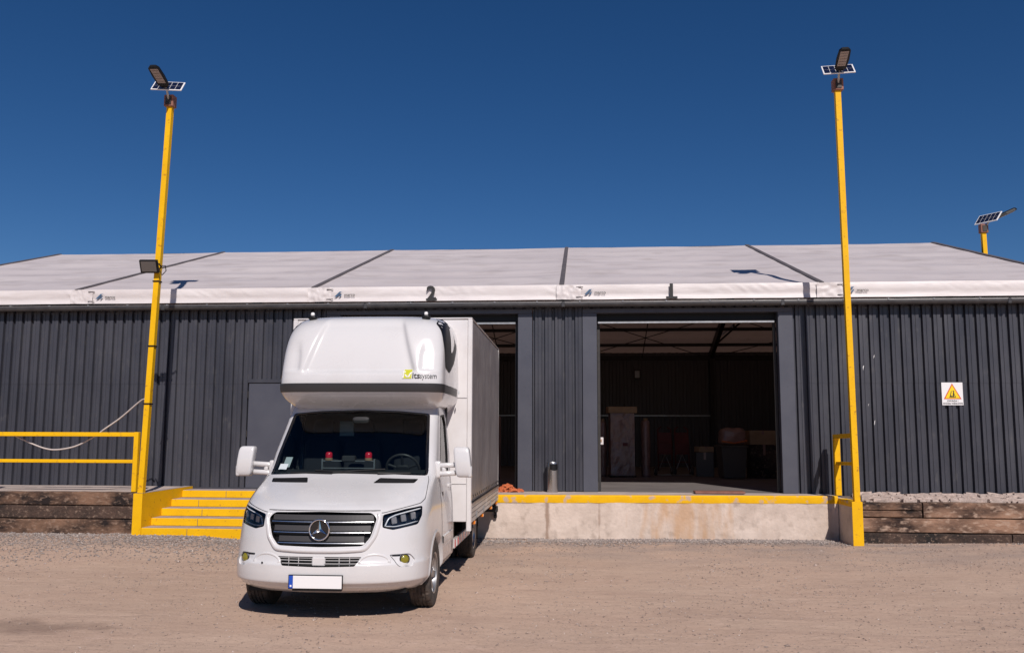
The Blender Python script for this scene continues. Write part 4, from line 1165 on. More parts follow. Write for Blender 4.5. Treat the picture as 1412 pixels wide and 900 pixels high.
# wheel-arch lips and liners
for sg_ in (-1, 1):
    mb = MB(); n = 30; a0 = math.asin((.30 - AZ) / AR)
    ring = []
    for k in range(n + 1):
        a = a0 + (math.pi - 2 * a0) * k / n
        for rr_, dx in ((AR + .035, .001), (AR + .02, .012), (AR - .005, .012), (AR - .01, -.05)):
            y, z = AX + rr_ * math.cos(a), AZ + rr_ * math.sin(a); ring.append((sg_ * (G(y, max(z, .27)) + dx), y, z))
    mb.v = ring; mb.f = [(4 * k + j, 4 * k + j + 1, 4 * k + j + 5, 4 * k + j + 4) for k in range(n) for j in range(3)]
    mb.build('arch_lip', 'white', cab, smooth=True)
    mb = MB(); mb.v = []
    for k in range(n + 1):
        a = a0 + (math.pi - 2 * a0) * k / n; y, z = AX + (AR + .01) * math.cos(a), AZ + (AR + .01) * math.sin(a)
        mb.v += [(sg_ * .965, y, z), (sg_ * .55, y, z)]
    mb.f = [(2 * k, 2 * k + 1, 2 * k + 3, 2 * k + 2) for k in range(n)]
    mb.add([(sg_ * .55, AX - .5, .27), (sg_ * .55, AX + .5, .27), (sg_ * .55, AX + .5, .82), (sg_ * .55, AX - .5, .82)], [(0, 1, 2, 3)])
    mb.build('arch_liner', 'black', cab)
    # door shut lines and handle, rub strip
    for (pa, nm) in (([(1.47, .52), (1.45, 1.0), (1.46, 1.38)], 'shut_line'), ([(2.26, .42), (2.27, 1.2), (2.26, 2.08)], 'shut_line'), ([(1.50, .40), (2.26, .40)], 'shut_line')):
        MB().tube([(sg_ * (G(y, z) - .0005), y, z) for y, z in dens(pa, .06)[:-1 * max(1, int(math.hypot(pa[-1][0] - pa[0][0], pa[-1][1] - pa[0][1]) / .06))] or pa], .0035, 5).build(nm, 'grey', cab)
    dh = MB().bbox(-.012, .026, 2.02, 2.20, 1.20, 1.235, .006); dh.v = [(sg_ * (x + G(y, z)), y, z) for x, y, z in dh.v]; dh.build('door_handle', 'white', cab)
    rs = MB(); yy = [1.50 + .09 * k for k in range(9)]
    rs.v = [(sg_ * (G(y, z) + dx), y, z) for y in yy for z, dx in ((.60, .0), (.605, .014), (.68, .014), (.685, 0))]
    rs.f = [(4 * k + j, 4 * k + j + 1, 4 * k + j + 5, 4 * k + j + 4) for k in range(8) for j in range(3)]
    rs.build('rub_strip', 'white', cab, smooth=True, angle=30)
    MB().lathe([(0, .0), (.028, .0), (.028, .012), (0, .012)], 14, 'x', (0, 0, 0)).xf(Matrix.Translation((sg_ * .955, 1.62, 1.14))).build('fuel_cap' if sg_ > 0 else 'badge', 'grey', cab)
    sgm = patch(dens(SW, .04), [], gpts(SW, .08), lambda y, z: (sg_ * (G(y, z) - .012), y, z)).build('side_window', 'sideglass', tk, smooth=True)
    fr = dens(SW, .04); n = len(fr); cy = sum(p[0] for p in fr) / n; cz = sum(p[1] for p in fr) / n; mb = MB()
    for y, z in fr:
        mb.v += [(sg_ * (G(y, z) + .002), y + (y - cy) * .05, z + (z - cz) * .04), (sg_ * (G(y, z) + .003), y - (y - cy) * .03, z - (z - cz) * .03), (sg_ * (G(y, z) - .02), y - (y - cy) * .03, z - (z - cz) * .03)]
    mb.f = [(3 * i + j, 3 * ((i + 1) % n) + j, 3 * ((i + 1) % n) + j + 1, 3 * i + j + 1) for i in range(n) for j in range(2)]
    mb.build('window_seal', 'black', sgm)

# windscreen with its black seal
wsc = skin(WS, .010, d=.07).build('windscreen', 'glass', tk, smooth=True)
mb = MB(); p = dens(WS, .04); n = len(p)
for x, z in p:
    xi, zi = x * .965, 1.74 + (z - 1.74) * .955
    mb.v += [(x * 1.004, F(x, z) - .001, z + (.004 if z > 1.7 else -.004)), (xi, F(xi, zi) + .006, zi), (xi, F(xi, zi) + .03, zi)]
mb.f = [(3 * i + j, 3 * ((i + 1) % n) + j, 3 * ((i + 1) % n) + j + 1, 3 * i + j + 1) for i in range(n) for j in range(2)]
mb.build('windscreen_seal', 'blackgloss', wsc, smooth=True)
# sun-shade tint strip along the top and wipers
for (pts, nm) in (([(-.62, 1.40), (-.15, 1.405), (.12, 1.425), (.42, 1.44)], 'wiper'), ([(.70, 1.40), (.35, 1.402), (.0, 1.41), (-.35, 1.425)], 'wiper')):
    MB().tube([(x, F(x, z) - .022, z) for x, z in pts], .011, 6).build(nm, 'black', wsc)
    MB().tube([(pts[0][0], F(*pts[0]) - .0, pts[0][1] - .02), (pts[1][0], F(*pts[1]) - .04, pts[1][1])], .012, 6).build('wiper_arm', 'black', wsc)
st_ = MB().add([(-.80, F(-.80, 1.43) + .004, 1.43), (-.70, F(-.70, 1.43) + .004, 1.43), (-.69, F(-.69, 1.49) + .004, 1.49), (-.79, F(-.79, 1.49) + .004, 1.49)], [(0, 1, 2, 3)]).build('sticker', 'paper', wsc)

# hood vents
for v_ in (VT, mir(VT)):
    vo = recess(v_, .03).build('hood_vent', 'black', tk)
    skin(v_, .012).build('vent_grid', 'black', vo)
    xa, xb = min(p_[0] for p_ in v_), max(p_[0] for p_ in v_)
    for k in range(4):
        z = 1.315 + k * .0095
        MB().tube([(x, F(x, z) + .004, z) for x in [xa + .035 + (xb - xa - .07) * j / 8 for j in range(9)]], .0035, 4).build('vent_slat', 'grey', vo)
# hood shut lines
for sg_ in (-1, 1):
    q = [(.575, 1.05), (.60, 1.052), (.78, 1.094), (.90, 1.122), (.925, 1.16), (.915, 1.25), (.90, 1.34), (.885, 1.37)]
    q = smth(resamp(q, 8), 2)
    MB().tube([(sg_ * x, F(x, z) - .0005, z) for x, z in q], .0036, 5).build('hood_line', 'grey', cab)
MB().tube([(x, F(x, 1.072) - .001, 1.072) for x in [-.56 + .02 * k for k in range(57)]], .004, 5).build('hood_line', 'grey', cab)

# grille: surround, back, slats, chrome bars, emblem
grl = recess(GR, .06).build('grille', 'black', tk)
skin(GR, .06).build('grille_back', 'black', grl)
def bar(z, h, dep, off, xm, name, m, parent, tilt=0, T=CAB, x0=None):
    mb = MB(); n = 24
    xa = -xm if x0 is None else x0
    for k in range(n + 1):
        x = xa + (xm - xa) * k / n; y = F(x, z, T) + off
        mb.v += [(x, y + tilt, z + h / 2), (x, y, z - h / 2), (x, y + dep, z - h / 2), (x, y + dep + tilt, z + h / 2)]
    mb.f = [(4 * k + j, 4 * k + (j + 1) % 4, 4 * k + 4 + (j + 1) % 4, 4 * k + 4 + j) for k in range(n) for j in range(4)] + [(0, 1, 2, 3), (4 * n + 3, 4 * n + 2, 4 * n + 1, 4 * n)]
    return mb.build(name, m, parent)
MT['slat'] = mat('grille_slat', (.048, .045, .045), .4)
for (z, xs_, xc) in ((.968, .515, .520), (.868, .492, .492), (.768, .435, .440)):
    bar(z + .038, .050, .012, .022, xs_ - .012, 'slat', 'slat', grl, .012)
    bar(z, .0065, .020, .006, xc - .012, 'chrome_bar', 'satinchrome', grl, .0024)
    bar(z - .012, .005, .016, .014, xc - .012, 'slat_edge', 'black', grl)
# white frame round the grille (open at the top)
half = [(.535, 1.046), (.548, 1.0), (.499, .822), (.424, .732), (.2, .724), (0, .722)]
halfo = [(.590, 1.036), (.590, .99), (.553, .825), (.458, .686), (.2, .672), (0, .670)]
mb = MB(); pi_ = half + [(-x, z) for x, z in half[::-1][1:]]; po = halfo + [(-x, z) for x, z in halfo[::-1][1:]]
pi_, po = smth(resamp(pi_)), smth(resamp(po))
for (a, b_), (c, d) in zip(pi_, po):
    for t, o_ in ((0, .02), (.0, -.012), (.3, -.022), (.75, -.020), (1.0, .002)):
        x, z = a + (c - a) * t, b_ + (d - b_) * t; mb.v.append((x, F(x, z) + o_, z))
n = len(pi_); mb.f = [(5 * i + j, 5 * i + j + 1, 5 * i + 5 + j + 1, 5 * i + 5 + j) for i in range(n - 1) for j in range(4)]
mb.build('grille_frame', 'white', grl, smooth=True)
# emblem: ring with a three-pointed star
ey = F(0, .897) - .022; em = thing('emblem', '', '') if False else None
mb = MB(); nn = 40
for k in range(nn):
    a = 2 * math.pi * k / nn
    for r_, o_ in ((.104, .01), (.104, -.006), (.097, -.012), (.089, -.006), (.089, .01)): mb.v.append((r_ * math.cos(a), ey + o_, .897 + r_ * math.sin(a)))
mb.f = [(5 * k + j, 5 * k + j + 1, 5 * ((k + 1) % nn) + j + 1, 5 * ((k + 1) % nn) + j) for k in range(nn) for j in range(4)]
emo = mb.build('emblem', 'chrome', tk, smooth=True)
MB().disc((0, ey + .008, .897), .098, 'y', 32).build('emblem_disc', 'blackgloss', emo)
mb = MB()
for k in range(3):
    a = math.pi / 2 + k * 2 * math.pi / 3; tip = (.092 * math.cos(a), .092 * math.sin(a))
    l = (.020 * math.cos(a + math.pi / 3), .020 * math.sin(a + math.pi / 3)); r_ = (.020 * math.cos(a - math.pi / 3), .020 * math.sin(a - math.pi / 3))
    mb.add([(0, ey - .014, .897), (l[0], ey + .004, .897 + l[1]), (tip[0], ey - .002, .897 + tip[1]), (r_[0], ey + .004, .897 + r_[1])], [(0, 1, 2), (0, 2, 3)])
mb.build('emblem_star', 'chrome', emo)

# lower intake with white mesh bars and centre block
lgo = recess(LG, .07).build('lower_grille', 'black', tk)
skin(LG, .07).build('intake_back', 'black', lgo)
MT['lowbar'] = mat('intake_bar', (.45, .44, .44), .45)
for z in (.578, .605, .628): bar(z, .006, .012, .012, .36 + (z - .56) * .5, 'intake_bar', 'lowbar', lgo)
for x in (-.30, -.2, .2, .30): MB().box(x - .003, x + .003, F(x, .6) + .010, F(x, .6) + .022, .556, .640).build('intake_bar', 'lowbar', lgo)
MB().bbox(-.065, .065, F(0, .6) - .004, F(0, .6) + .05, .553, .640, .01).build('sensor_block', 'white', lgo)
# sculpted bulges at both ends of the intake and bumper crease
for sg_ in (-1, 1):
    q = []
    for k in range(13):
        a = math.pi * k / 12; q.append((.53 + .14 * math.cos(a), .575 + .085 * math.sin(a)))
    MB().tube([(sg_ * x, F(x, z) + .011, z) for x, z in q], .016, 8).build('bumper_bulge', 'white', cab, smooth=True)
    # fog lamp in its pocket
    fp = FP if sg_ > 0 else mir(FP)
    po_ = recess(fp, .022).build('fog_pocket', 'white', tk, smooth=False)
    skin(fp, .022).build('pocket_back', 'white', po_, smooth=True)
    fx, fz = .80, .602
    m_ = Matrix.Translation((sg_ * fx, F(fx, fz) + .012, fz)) @ Matrix.Rotation(sg_ * R(30), 4, 'Z')
    fgl = MB().lathe([(.052, .03), (.052, -.008), (.043, -.012)], 24, 'y').xf(m_).build('fog_lamp', 'grey', tk, smooth=True)
    MB().lathe([(.044, -.006), (.035, -.016), (.02, -.021), (0, -.023)], 20, 'y').xf(m_).build('lens', 'fogyellow', fgl, smooth=True)
    MB().tube([(sg_ * x, F(x, z) + .018, z) for x, z in ((.69, .642), (.72, .641), (.76, .640))], .006, 5).build('pocket_slot', 'black', po_)
    # headlight: dark bowl, three lens units, bright frame, clear cover
    hl = HL if sg_ > 0 else mir(HL)
    ho = recess(hl, .07).build('headlight', 'blackgloss', tk)
    skin(hl, .07).build('lamp_bowl', 'blackgloss', ho)
    MT.setdefault('drl', mat('light_guide', (.62, .64, .66), .25, coat=.6))
    MT.setdefault('lensgrey', mat('lens_optic', (.30, .31, .33), .15, .4, coat=.8))
    for k, (cx, cz) in enumerate(((.685, .975), (.765, .993), (.845, 1.010))):
        y = F(cx, cz) + .04; mm_ = Matrix.Translation((sg_ * cx, y, cz)) @ Matrix.Rotation(sg_ * R(18 + 8 * k), 4, 'Z') @ Matrix.Rotation(sg_ * R(-9), 4, 'Y')
        u = MB().bbox(-.030, .030, -.010, .02, -.036, .036, .008).xf(mm_).build('lens_unit', 'slat', ho)
        MB().bbox(-.027, .027, -.016, -.009, -.034, .034, .006).xf(mm_).build('lens_face', 'lensgrey', u)
    MT.setdefault('drl', mat('light_guide', (.62, .64, .66), .25, coat=.6))
    q = smth(resamp([(.612, .92), (.64, .995), (.70, 1.025), (.80, 1.05), (.905, 1.072)], 6), 2)
    MB().tube([(sg_ * x, F(x, z) + .012, z) for x, z in q], .008, 6).build('light_guide', 'drl', ho, smooth=True)
    q = smth(resamp([(.62, .922), (.70, .915), (.80, .932), (.895, .955)], 6), 2)
    MB().tube([(sg_ * x, F(x, z) + .012, z) for x, z in q], .006, 6).build('light_guide', 'drl', ho, smooth=True)
    skin(hl, .001).build('lamp_cover', 'lampglass', ho, smooth=True)
# number plate, its digits blanked as in the photo
py = -.020
npl = MB().bbox(-.275, .255, py, py + .02, .345, .478, .003).build('number_plate', 'black', tk)
MB().box(-.268, -.228, py - .003, py - .001, .353, .471).build('plate_band', 'euroblue', npl)
MB().box(-.227, .248, py - .003, py - .001, .353, .471).build('plate_face', 'whiteplastic', npl)
MB().disc((-.248, py - .004, .375), .010, 'y', 10).build('plate_mark', 'whiteplastic', npl)
MB().bbox(-.24, .24, .0, .04, .325, .344, .003).build('plate_holder', 'grey', npl)
MB().disc((-.57, F(.57, .56) - .006, .575), .010, 'y', 10).build('tow_cap', 'black', cab)

# underside and chassis
MB().box(-.80, .80, .35, 2.3, .26, .30).build('underbody', 'black', tk)
for sg_ in (-1, 1): MB().bbox(sg_ * .40 - .05, sg_ * .40 + .05, 1.2, 6.7, .52, .70, .006).build('chassis_rail', 'dark', tk)
MB().bbox(.46, .82, 2.55, 3.35, .36, .66, .02).build('fuel_tank', 'dark', tk)
MB().bbox(-.82, -.46, 2.55, 3.35, .36, .66, .02).build('tool_box', 'black', tk)
MB().tube([(-.75, 4.72, .36), (.75, 4.72, .36)], .05, 10).build('rear_axle', 'dark', tk)
MB().tube([(-.75, AX, .36), (.75, AX, .36)], .04, 10).build('front_axle', 'dark', tk)

# wheels
def wheel_mesh():
    rr_ = .35; prof = [(.20, -.10), (.255, -.112), (.30, -.116), (.335, -.108), (.347, -.095)]
    for x in (-.066, -.022, .022, .066): prof += [(.350, x - .012), (.340, x - .009), (.340, x + .009), (.350, x + .012)] if True else []
    prof = prof[:5] + [(.350, -.085)] + sum([[(.350, x - .008), (.341, x - .006), (.341, x + .006), (.350, x + .008)] for x in (-.058, -.019, .019, .058)], []) + [(.350, .085), (.347, .095), (.335, .108), (.30, .116), (.255, .112), (.20, .10)]
    N = 108
    def mod(i, k):
        if prof[i][0] < .33: return 1
        return .975 if ((k + (3 if abs(prof[i][1]) < .04 else 0)) % 6 == 0 and prof[i][0] > .345) else 1
    return MB().lathe(prof, N, 'x', mod=mod).mesh('tyre', 'rubber', True, angle=25)
TYRE = wheel_mesh()
RIM = MB().lathe([(.20, .10), (.215, .106), (.208, .085), (.195, .06), (.19, -.08), (.20, -.10)], 36, 'x').mesh('rim', 'alloy', True, angle=40)
db = MB().lathe([(.0, .085), (.045, .085), (.055, .07), (.09, .06)], 24, 'x')
for k in range(6):
    a = k * math.pi / 3; c, s = math.cos(a), math.sin(a)
    v = []
    for (r_, w_) in ((.07, .036), (.20, .03)):
        for x_ in (.062 if r_ < .1 else .085, .03):
            for e in (-w_, w_): v.append((x_, r_ * c - e * s, r_ * s + e * c))
    db.add(v, [(0, 1, 5, 4), (2, 6, 7, 3), (0, 4, 6, 2), (1, 3, 7, 5), (4, 5, 7, 6), (0, 2, 3, 1)])
SPK = db.mesh('spokes', 'alloy')
DSC = MB().lathe([(0, .01), (.16, .01), (.165, -.01), (0, -.012)], 28, 'x').mesh('brake_disc', 'dark')
for (x, y, fl_) in ((.865, AX, 1), (-.865, AX, -1), (.868, 4.72, 1), (-.868, 4.72, -1), (.60, 4.72, 1), (-.60, 4.72, -1)):
    w = ob('wheel', TYRE, tk); w.location = (x, y, .352); w.rotation_euler = (random.random() * 3, 0, 0 if fl_ > 0 else math.pi)
    for nm, me in (('rim', RIM), ('spokes', SPK), ('brake_disc', DSC)): ob(nm, me, w)
for sg_ in (-1, 1):
    mb = MB(); n = 18
    for k in range(n + 1):
        a = .15 + (math.pi - .3) * k / n; mb.v += [(sg_ * .99, 4.72 + .41 * math.cos(a), .36 + .41 * math.sin(a)), (sg_ * .50, 4.72 + .41 * math.cos(a), .36 + .41 * math.sin(a))]
    mb.f = [(2 * k, 2 * k + 1, 2 * k + 3, 2 * k + 2) for k in range(n)]
    mb.build('mudguard', 'black', tk, smooth=True)
    MB().box(sg_ * .76 - .22, sg_ * .76 + .22, 5.16, 5.17, .22, .66).build('mud_flap', 'black', tk)

# mirrors
for sg_ in (-1, 1):
    cx, cy = 1.235, 1.28
    hm_ = MB().sup((sg_ * cx, cy, 1.515), (.178, .13, .335), .30, 28, 16)
    hm_.v = [(x - sg_ * .02 * (z - 1.515) / .18, y + .03 * abs((z - 1.515) / .18) ** 2, z) for x, y, z in hm_.v]
    mr = hm_.build('mirror_housing', 'white', tk, smooth=True)
    MB().sup((sg_ * (cx - .005), cy + .066, 1.515), (.145, .01, .29), .3, 20, 8).build('mirror_glass', 'chrome', mr, smooth=True)
    for z, r_ in ((1.475, .030), (1.385, .030)):
        MB().tube([(sg_ * .90, 1.36, z - .01), (sg_ * 1.0, 1.33, z), (sg_ * 1.15, 1.30, z + .01)], [r_ * 1.3, r_, r_], 10).build('mirror_arm', 'white', mr, smooth=True)
    MB().sup((sg_ * .945, 1.36, 1.43), (.07, .12, .19), .35, 16, 10).build('mirror_foot', 'white', mr, smooth=True)
    MB().tube([(sg_ * 1.0, 1.335, 1.375), (sg_ * 1.02, 1.33, 1.43), (sg_ * 1.0, 1.335, 1.485)], .026, 8).build('mirror_arm', 'white', mr, smooth=True)
    MB().sup((sg_ * (cx + .082), cy + .01, 1.41), (.045, .11, .13), .4, 14, 8).build('mirror_cap', 'white', mr, smooth=True)

# ---- sleeper pod over the cab
zr = [2.10 + (3.27 - 2.10) * i / 90 for i in range(91)]
pod = MB(); NS = 64; sc_ = [.93 * k / 48 for k in range(49)] + [.93 + .07 * math.sin(math.pi / 2 * k / 15) for k in range(1, 16)]; NS = len(sc_)
def ridge(x, z):
    """raised shoulder lines and a recessed centre panel"""
    if z < 2.46: return 0
    xl = .44 + .16 * (z - 2.5) - .10 * max(0, z - 2.9)
    xl = .64 - .30 * max(0, (z - 2.52)) ** 1.0 * 1.0
    e = 1 / (1 + math.exp(-(abs(x) - xl) * 100)); t = min(1, max(0, (z - 2.50) / .05)) * min(1, max(0, (3.2 - z) / .12))
    e2 = 1 / (1 + math.exp(-(abs(x) - .70 - .12 * max(0, z - 2.7)) * 110)); t2 = min(1, max(0, (z - 2.53) / .03)) * min(1, max(0, (2.92 - z) / .16)); t3 = min(1, max(0, (.93 - abs(x)) / .16))
    return .050 * (1 - e) * t + .026 * e2 * t2 * t3
ROW = []
for z in zr:
    yf, d, w, n_ = POD(z); row = []
    for s in sc_: row.append((s * w, F(s * w, z, POD) if s < .9999 else yf + d, z))
    yy = yf + d
    for k in range(1, 7): row.append((w + (.985 - w) * .15 * k / 6, yy + (2.78 - yy) * k / 6, z))
    ROW.append([(-x, y + ridge(x, z), z_) for x, y, z_ in row[::-1][:-1]] + [(x, y + ridge(x, z), z_) for x, y, z_ in row])
nn = len(ROW[0]); pod.v = [p for r_ in ROW for p in r_]
pod.f = [(j * nn + i, j * nn + i + 1, (j + 1) * nn + i + 1, (j + 1) * nn + i) for j in range(len(ROW) - 1) for i in range(nn - 1)]
pod.f.append(tuple(range(nn))); 
o0 = (len(ROW) - 1) * nn; h2 = nn // 2
pod.f += [(o0 + i, o0 + i + 1, o0 + nn - 2 - i, o0 + nn - 1 - i) for i in range(h2)]
pd = pod.build('sleeper_pod', 'white', tk, smooth=True, angle=50)
# black band
mb = MB(); bz = [(2.293, .004), (2.296, -.010), (2.345, -.014), (2.392, -.012), (2.397, .004)]
BR = []
for z, o_ in bz:
    yf, d, w, n_ = POD(z); row = []
    for k in range(NS):
        s = sc_[k]; row.append(((s * w) * (1 - o_ * .6), (F(s * w, z, POD) if s < .9999 else yf + d) + o_, z))
    for k in range(1, 5): row.append((w * (1 - o_ * .9), yf + d + (2.56 - yf - d) * k / 4, z))
    BR.append([(-x, y, z_) for x, y, z_ in row[::-1][:-1]] + row)
nb = len(BR[0]); mb.v = [p for r_ in BR for p in r_]
mb.f = [(j * nb + i, j * nb + i + 1, (j + 1) * nb + i + 1, (j + 1) * nb + i) for j in range(4) for i in range(nb - 1)]
band = mb.build('black_band', 'grey', pd, smooth=True, angle=35)
MB().box(.992, 1.000, 2.46, 2.50, 2.325, 2.365).build('band_badge', 'paper', band)
MT['panegrey'] = mat('pane_painted_reflection', (.20, .19, .20), .12, coat=.8)  # light grey base colour stands in for the reflection on the pod glass
# side windows of the pod
PW = rnd([(1.60, 2.60), (1.92, 2.55), (2.32, 2.70), (2.60, 2.90), (2.62, 3.20), (2.30, 3.235), (1.92, 3.215), (1.68, 3.12), (1.58, 2.90)], .05)
PWi = rnd([(2.06, 2.80), (2.22, 2.84), (2.40, 2.96), (2.42, 3.12), (2.24, 3.14), (2.12, 3.1)], .05)
for sg_ in (-1, 1):
    w_ = patch(dens(PW, .04), [], gpts(PW, .05), lambda y, z: (sg_ * (G(y, z, POD) + .006), y, z)).build('pod_window', 'black', pd, smooth=True)
    patch(dens(PWi, .04), [], gpts(PWi, .05), lambda y, z: (sg_ * (G(y, z, POD) + .010), y, z)).build('window_pane', 'panegrey', w_, smooth=True)
# small marker lamps on top
for sg_ in (-1, 1):
    x, z = sg_ * .69, 3.19; y = F(x, z, POD)
    b = MB().sup((x, y, z + .02), (.10, .10, .05), .5, 14, 8).build('marker_base', 'black', pd, smooth=True)
    MB().sup((x, y - .01, z + .06), (.045, .05, .05), .7, 12, 8).build('marker_lamp', 'whiteplastic', b, smooth=True)
# printed name with its square mark
def onpod(mb, off=-.006): mb.v = [(x, F(x, z, POD) + ridge(x, z) + off, z) for x, _, z in mb.v]; return mb
lm = MB(); lm.grid(8, 8, lambda u, v: (.515 + .10 * u, 0, 2.447 + .105 * v)); lg = onpod(lm).build('logo_mark', 'lime', pd)
lw = MB(); lw.tube([(.535, 0, 2.53), (.543, 0, 2.49), (.56, 0, 2.468), (.583, 0, 2.468), (.597, 0, 2.50), (.612, 0, 2.52)], .0075, 4, cap=False); onpod(lw, -.009).build('logo_curve', 'whiteplastic', lg)
lw = MB(); lw.tube([(.518, 0, 2.55), (.525, 0, 2.50), (.518, 0, 2.448)], .006, 4, cap=False); onpod(lw, -.009).build('logo_curve', 'whiteplastic', lg)
t = text_mb('its', .098, .0016); t.xf(Matrix.Translation((.665, 0, 2.449)) @ Matrix.Rotation(R(90), 4, 'X')); onpod(t).build('lettering', 'print', lg)
t = text_mb('system', .090, 0); t.xf(Matrix.Translation((.80, 0, 2.449)) @ Matrix.Rotation(R(90), 4, 'X') @ Matrix.Diagonal((.74, 1, 1, 1))); onpod(t).build('lettering', 'grey', lg)

pd.location.x = .025
# ---- load box
BX, B0, B1, BZ0, BZ1 = 1.19, 2.72, 6.78, .70, 3.335
before = set(o.name for o in tk.children)
bxo = MB().bbox(-BX + .06, BX - .06, B0, B0 + .05, BZ0 + .02, BZ1 - .03, .006).build('front_wall', 'whitepanel', tk)
for sg_ in (-1, 1):
    MB().bbox(min(sg_ * (BX - .06), sg_ * BX), max(sg_ * (BX - .06), sg_ * BX), B0 - .01, B0 + .08, BZ0 - .10, BZ1 - .02, .008).build('corner_post', 'whitepanel', bxo)
    MB().bbox(min(sg_ * (BX - .06), sg_ * BX), max(sg_ * (BX - .06), sg_ * BX), B1 - .08, B1, BZ0, BZ1 - .02, .008).build('corner_post', 'alu', bxo)
MB().box(-BX + .065, BX - .065, B0 - .004, B0 - .001, 2.285, 2.291).build('panel_seam', 'seam', bxo)
MB().box(-BX + .065, BX - .065, B0 - .004, B0 - .001, 1.19, 1.195).build('panel_seam', 'seam', bxo)
MB().bbox(-BX, BX, B0 - .01, B1, BZ1 - .02, BZ1, .008).build('box_roof', 'whitepanel', tk)
MB().bbox(-BX + .05, BX - .05, B0 + .06, B1 - .03, BZ0 + .02, BZ0 + .10, .004).build('load_floor', 'dark', tk)
MB().bbox(-BX + .07, BX - .07, B1 - .05, B1 - .01, BZ0 + .1, BZ1 - .03, .004).build('rear_doors', 'alu', tk)
for sg_ in (-1, 1):
    mb = MB()
    def tf(u, v):
        y = B0 + .085 + (B1 - B0 - .17) * u; z = .96 + (BZ1 - .03 - .96) * v
        k = math.sin(math.pi * v) ** .4 if 0 < v < 1 else 0
        b_ = .012 * k * (1 + fbm(y * 1.2, z * .5, 2)) + .010 * k * fbm(y * 3.2, z * .9, 7 + sg_) + .005 * (1 - v) * math.sin(y * 22) * (1 if v < .25 else .2)
        return (sg_ * (BX - .012 + b_), y, z)
    mb.grid(90, 44, tf); ta = mb.build('tarpaulin', 'tarp', tk, smooth=True)
    for k in range(16):
        y = B0 + .2 + k * .243
        MB().lathe([(0, .004), (.017, .004), (.017, -.004)], 10, 'x').xf(Matrix.Translation((sg_ * (BX + .010), y, 1.03)) @ Matrix.Rotation(0 if sg_ > 0 else math.pi, 4, 'Z')).build('eyelet', 'black', ta)
    MB().tube([(sg_ * (BX + .012), B0 + .1, .965), (sg_ * (BX + .012), B1 - .1, .965)], .012, 6).build('tarp_rail', 'black', ta)
    y = B0 + .09
    for k in range(2):
        y1 = y + (B1 - B0 - .18) / 2 - .01
        sb = MB().bbox(min(sg_ * (BX - .035), sg_ * BX), max(sg_ * (BX - .035), sg_ * BX), y, y1, .70, .945, .006).build('sideboard', 'alu', tk)
        for zz in (.76, .82, .88): MB().box(min(sg_ * BX, sg_ * (BX + .003)), max(sg_ * BX, sg_ * (BX + .003)), y + .02, y1 - .02, zz, zz + .006).build('board_groove', 'seam', sb)
        for yy in (y + .5, y1 - .5): MB().bbox(min(sg_ * BX, sg_ * (BX + .018)), max(sg_ * BX, sg_ * (BX + .018)), yy, yy + .09, .72, .80, .004).build('latch', 'galv', sb)
        y = y1 + .02
    for k, yy in enumerate((B0 + .45, 4.2, 5.5, 6.5)):
        MB().bbox(min(sg_ * (BX - .04), sg_ * (BX + .006)), max(sg_ * (BX - .04), sg_ * (BX + .006)), yy, yy + .09, .645, .69, .006).build('side_marker', 'amber', tk)
    # side guard with red and white chevrons
    gd = MB().bbox(min(sg_ * .965, sg_ * 1.0), max(sg_ * .965, sg_ * 1.0), 2.62, 4.25, .40, .52, .006).build('side_guard', 'alu', tk)
    for k in range(11):
        yy = 2.64 + k * .146
        MB().box(min(sg_ * 1.0, sg_ * 1.003), max(sg_ * 1.0, sg_ * 1.003), yy, yy + .075, .415, .505).build('reflector', 'red' if k % 2 == 0 else 'whiteplastic', gd)
    for yy in (2.75, 4.1): MB().bbox(min(sg_ * .90, sg_ * .964), max(sg_ * .90, sg_ * .964), yy, yy + .06, .40, .72, .004).build('guard_bracket', 'dark', gd)
MB().bbox(-BX, BX, B1 - .12, B1 - .02, .50, .60, .008).build('rear_bumper', 'dark', tk)
for sg_ in (-1, 1): 
    MB().lathe([(0, -.03), (.05, -.03), (.05, .03), (0, .03)], 14, 'x', (sg_ * 1.14, B1 + .03, .84)).build('dock_roller', 'rubber', tk)
    MB().tube([(sg_ * 1.12, B1 - .02, .70), (sg_ * 1.13, B1 + .0, .56), (sg_ * 1.14, B1 + .0, .44)], .018, 6).build('lamp_stalk', 'black', tk)
    MB().sup((sg_ * 1.14, B1, .42), (.06, .06, .07), .6, 12, 8).build('stalk_lamp', 'black', tk)

for o in tk.children:
    if o.name not in before: o.location.x -= .03

# ---- cab interior
def IN(name, m, mb, smooth=False): return mb.build(name, m, tk, smooth)
mb = MB()
mb.grid(16, 8, lambda u, v: ((u - .5) * 1.70, max(F((u - .5) * 1.7, 1.37) + .03, 1.0) + v * .42 - .0, 1.36 + .07 * math.sin(math.pi * min(1, v * 1.1)) - (.25 * max(0, v - .85) / .15)))
IN('dashboard', 'interior', mb, True)
MB().bbox(-.86, .86, 1.42, 1.55, .8, 1.33, .04).build('dashboard_front', 'interior', tk)
MB().box(-.90, .90, 1.2, YEND - .03, .60, .64).build('cab_floor', 'interior', tk)
MB().box(-.90, .90, YEND - .06, YEND - .02, .62, 2.25).build('cab_rear_lining', 'interior', tk)
hd = MB(); hd.grid(10, 6, lambda u, v: ((u - .5) * 1.5, 1.66 + v * .6, 2.06 + .1 * v)); IN('headliner', 'seat_' if False else 'interior', hd)
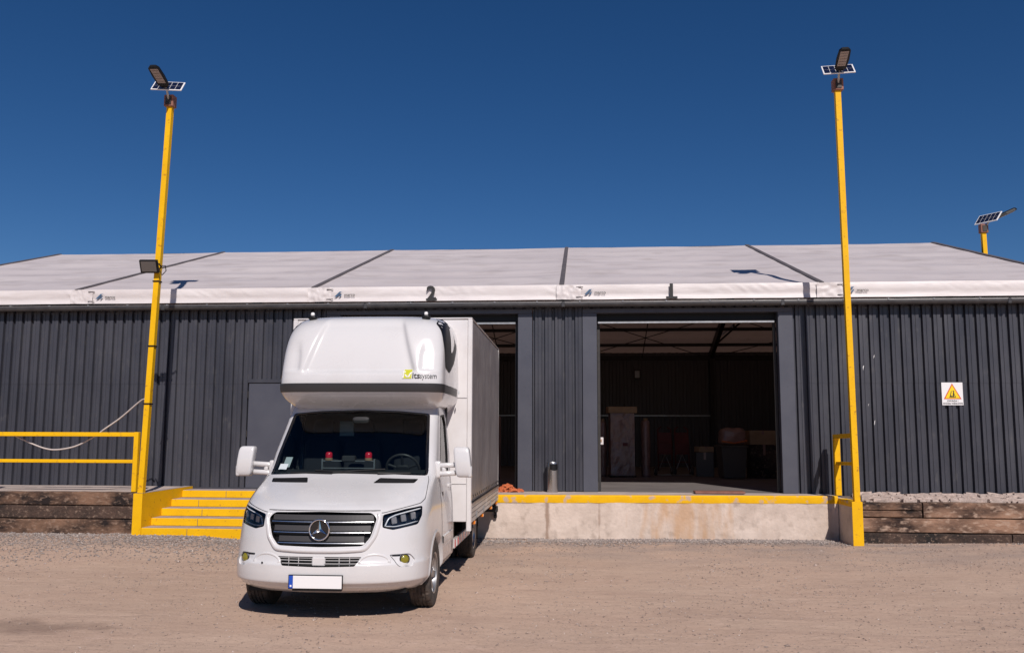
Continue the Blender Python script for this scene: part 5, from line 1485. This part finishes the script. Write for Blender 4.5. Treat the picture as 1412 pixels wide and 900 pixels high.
for x in (-.62, -.12, .50):
    s_ = MB().sup((x, 1.98, 1.05), (.46, .5, .18), .4, 18, 10).build('seat', 'interior2', tk, smooth=True)
    MB().sup((x, 2.2, 1.42), (.46, .16, .72), .4, 18, 10).build('seat_back', 'interior2', s_, smooth=True)
    MB().sup((x, 2.22, 1.90), (.26, .10, .20), .5, 16, 10).build('headrest', 'interior2', s_, smooth=True)
sw = Matrix.Translation((.50, 1.60, 1.42)) @ Matrix.Rotation(R(-62), 4, 'X')
mb = MB(); mb.tube([(.19 * math.cos(2 * math.pi * k / 32), .19 * math.sin(2 * math.pi * k / 32), 0) for k in range(33)], .016, 8, cap=False)
mb.xf(sw); so = mb.build('steering_wheel', 'slat', tk, smooth=True)
MB().sup((0, 0, -.01), (.16, .13, .05), .5, 16, 8).xf(sw).build('wheel_hub', 'interior', so, smooth=True)
for a in (200, 340, 270): MB().tube([(0, 0, -.01), (.19 * math.cos(R(a)), .19 * math.sin(R(a)), 0)], .016, 6).xf(sw).build('wheel_spoke', 'interior', so)
dc = MB().box(-.44, -.26, 2.28, 2.285, 1.80, 1.98).build('document', 'paper', tk)
MB().sup((.02, 1.50, 1.98), (.20, .05, .08), .5, 14, 8).build('inner_mirror', 'interior', tk, smooth=True)
MB().add([(-.80, 1.25, 1.45), (-.72, 1.24, 1.45), (-.70, 1.30, 1.56), (-.78, 1.31, 1.56)], [(0, 1, 2, 3)]).build('paper_sheet', 'paper', tk)

bb = thing('beacon_bar', 'metal bar with two red beacons standing on the truck dashboard', 'beacon bar', (-2.52 - .05, 8.25 + 1.22, 1.405))
MB().bbox(-.30, .30, -.02, .02, .02, .032, .003).build('lower_rail', 'galv', bb); MB().bbox(-.30, .30, -.02, .02, .10, .112, .003).build('upper_rail', 'galv', bb)
for x in (-.295, .295): MB().bbox(x - .008, x + .008, -.022, .022, -.03, .13, .002).build('end_bracket', 'galv', bb)
MB().bbox(-.07, .08, -.04, .04, .095, .165, .012).build('control_box', 'slat', bb)
for x in (-.225, .225):
    l = MB().lathe([(0, .112), (.042, .112), (.042, .135), (.036, .14)], 18, c=(x, 0, 0)).build('beacon_base', 'card', bb)
    MB().lathe([(.038, .14), (.040, .175), (.034, .198), (.02, .205), (0, .206)], 18, c=(x, 0, 0)).build('beacon_dome', 'red', l, smooth=True)
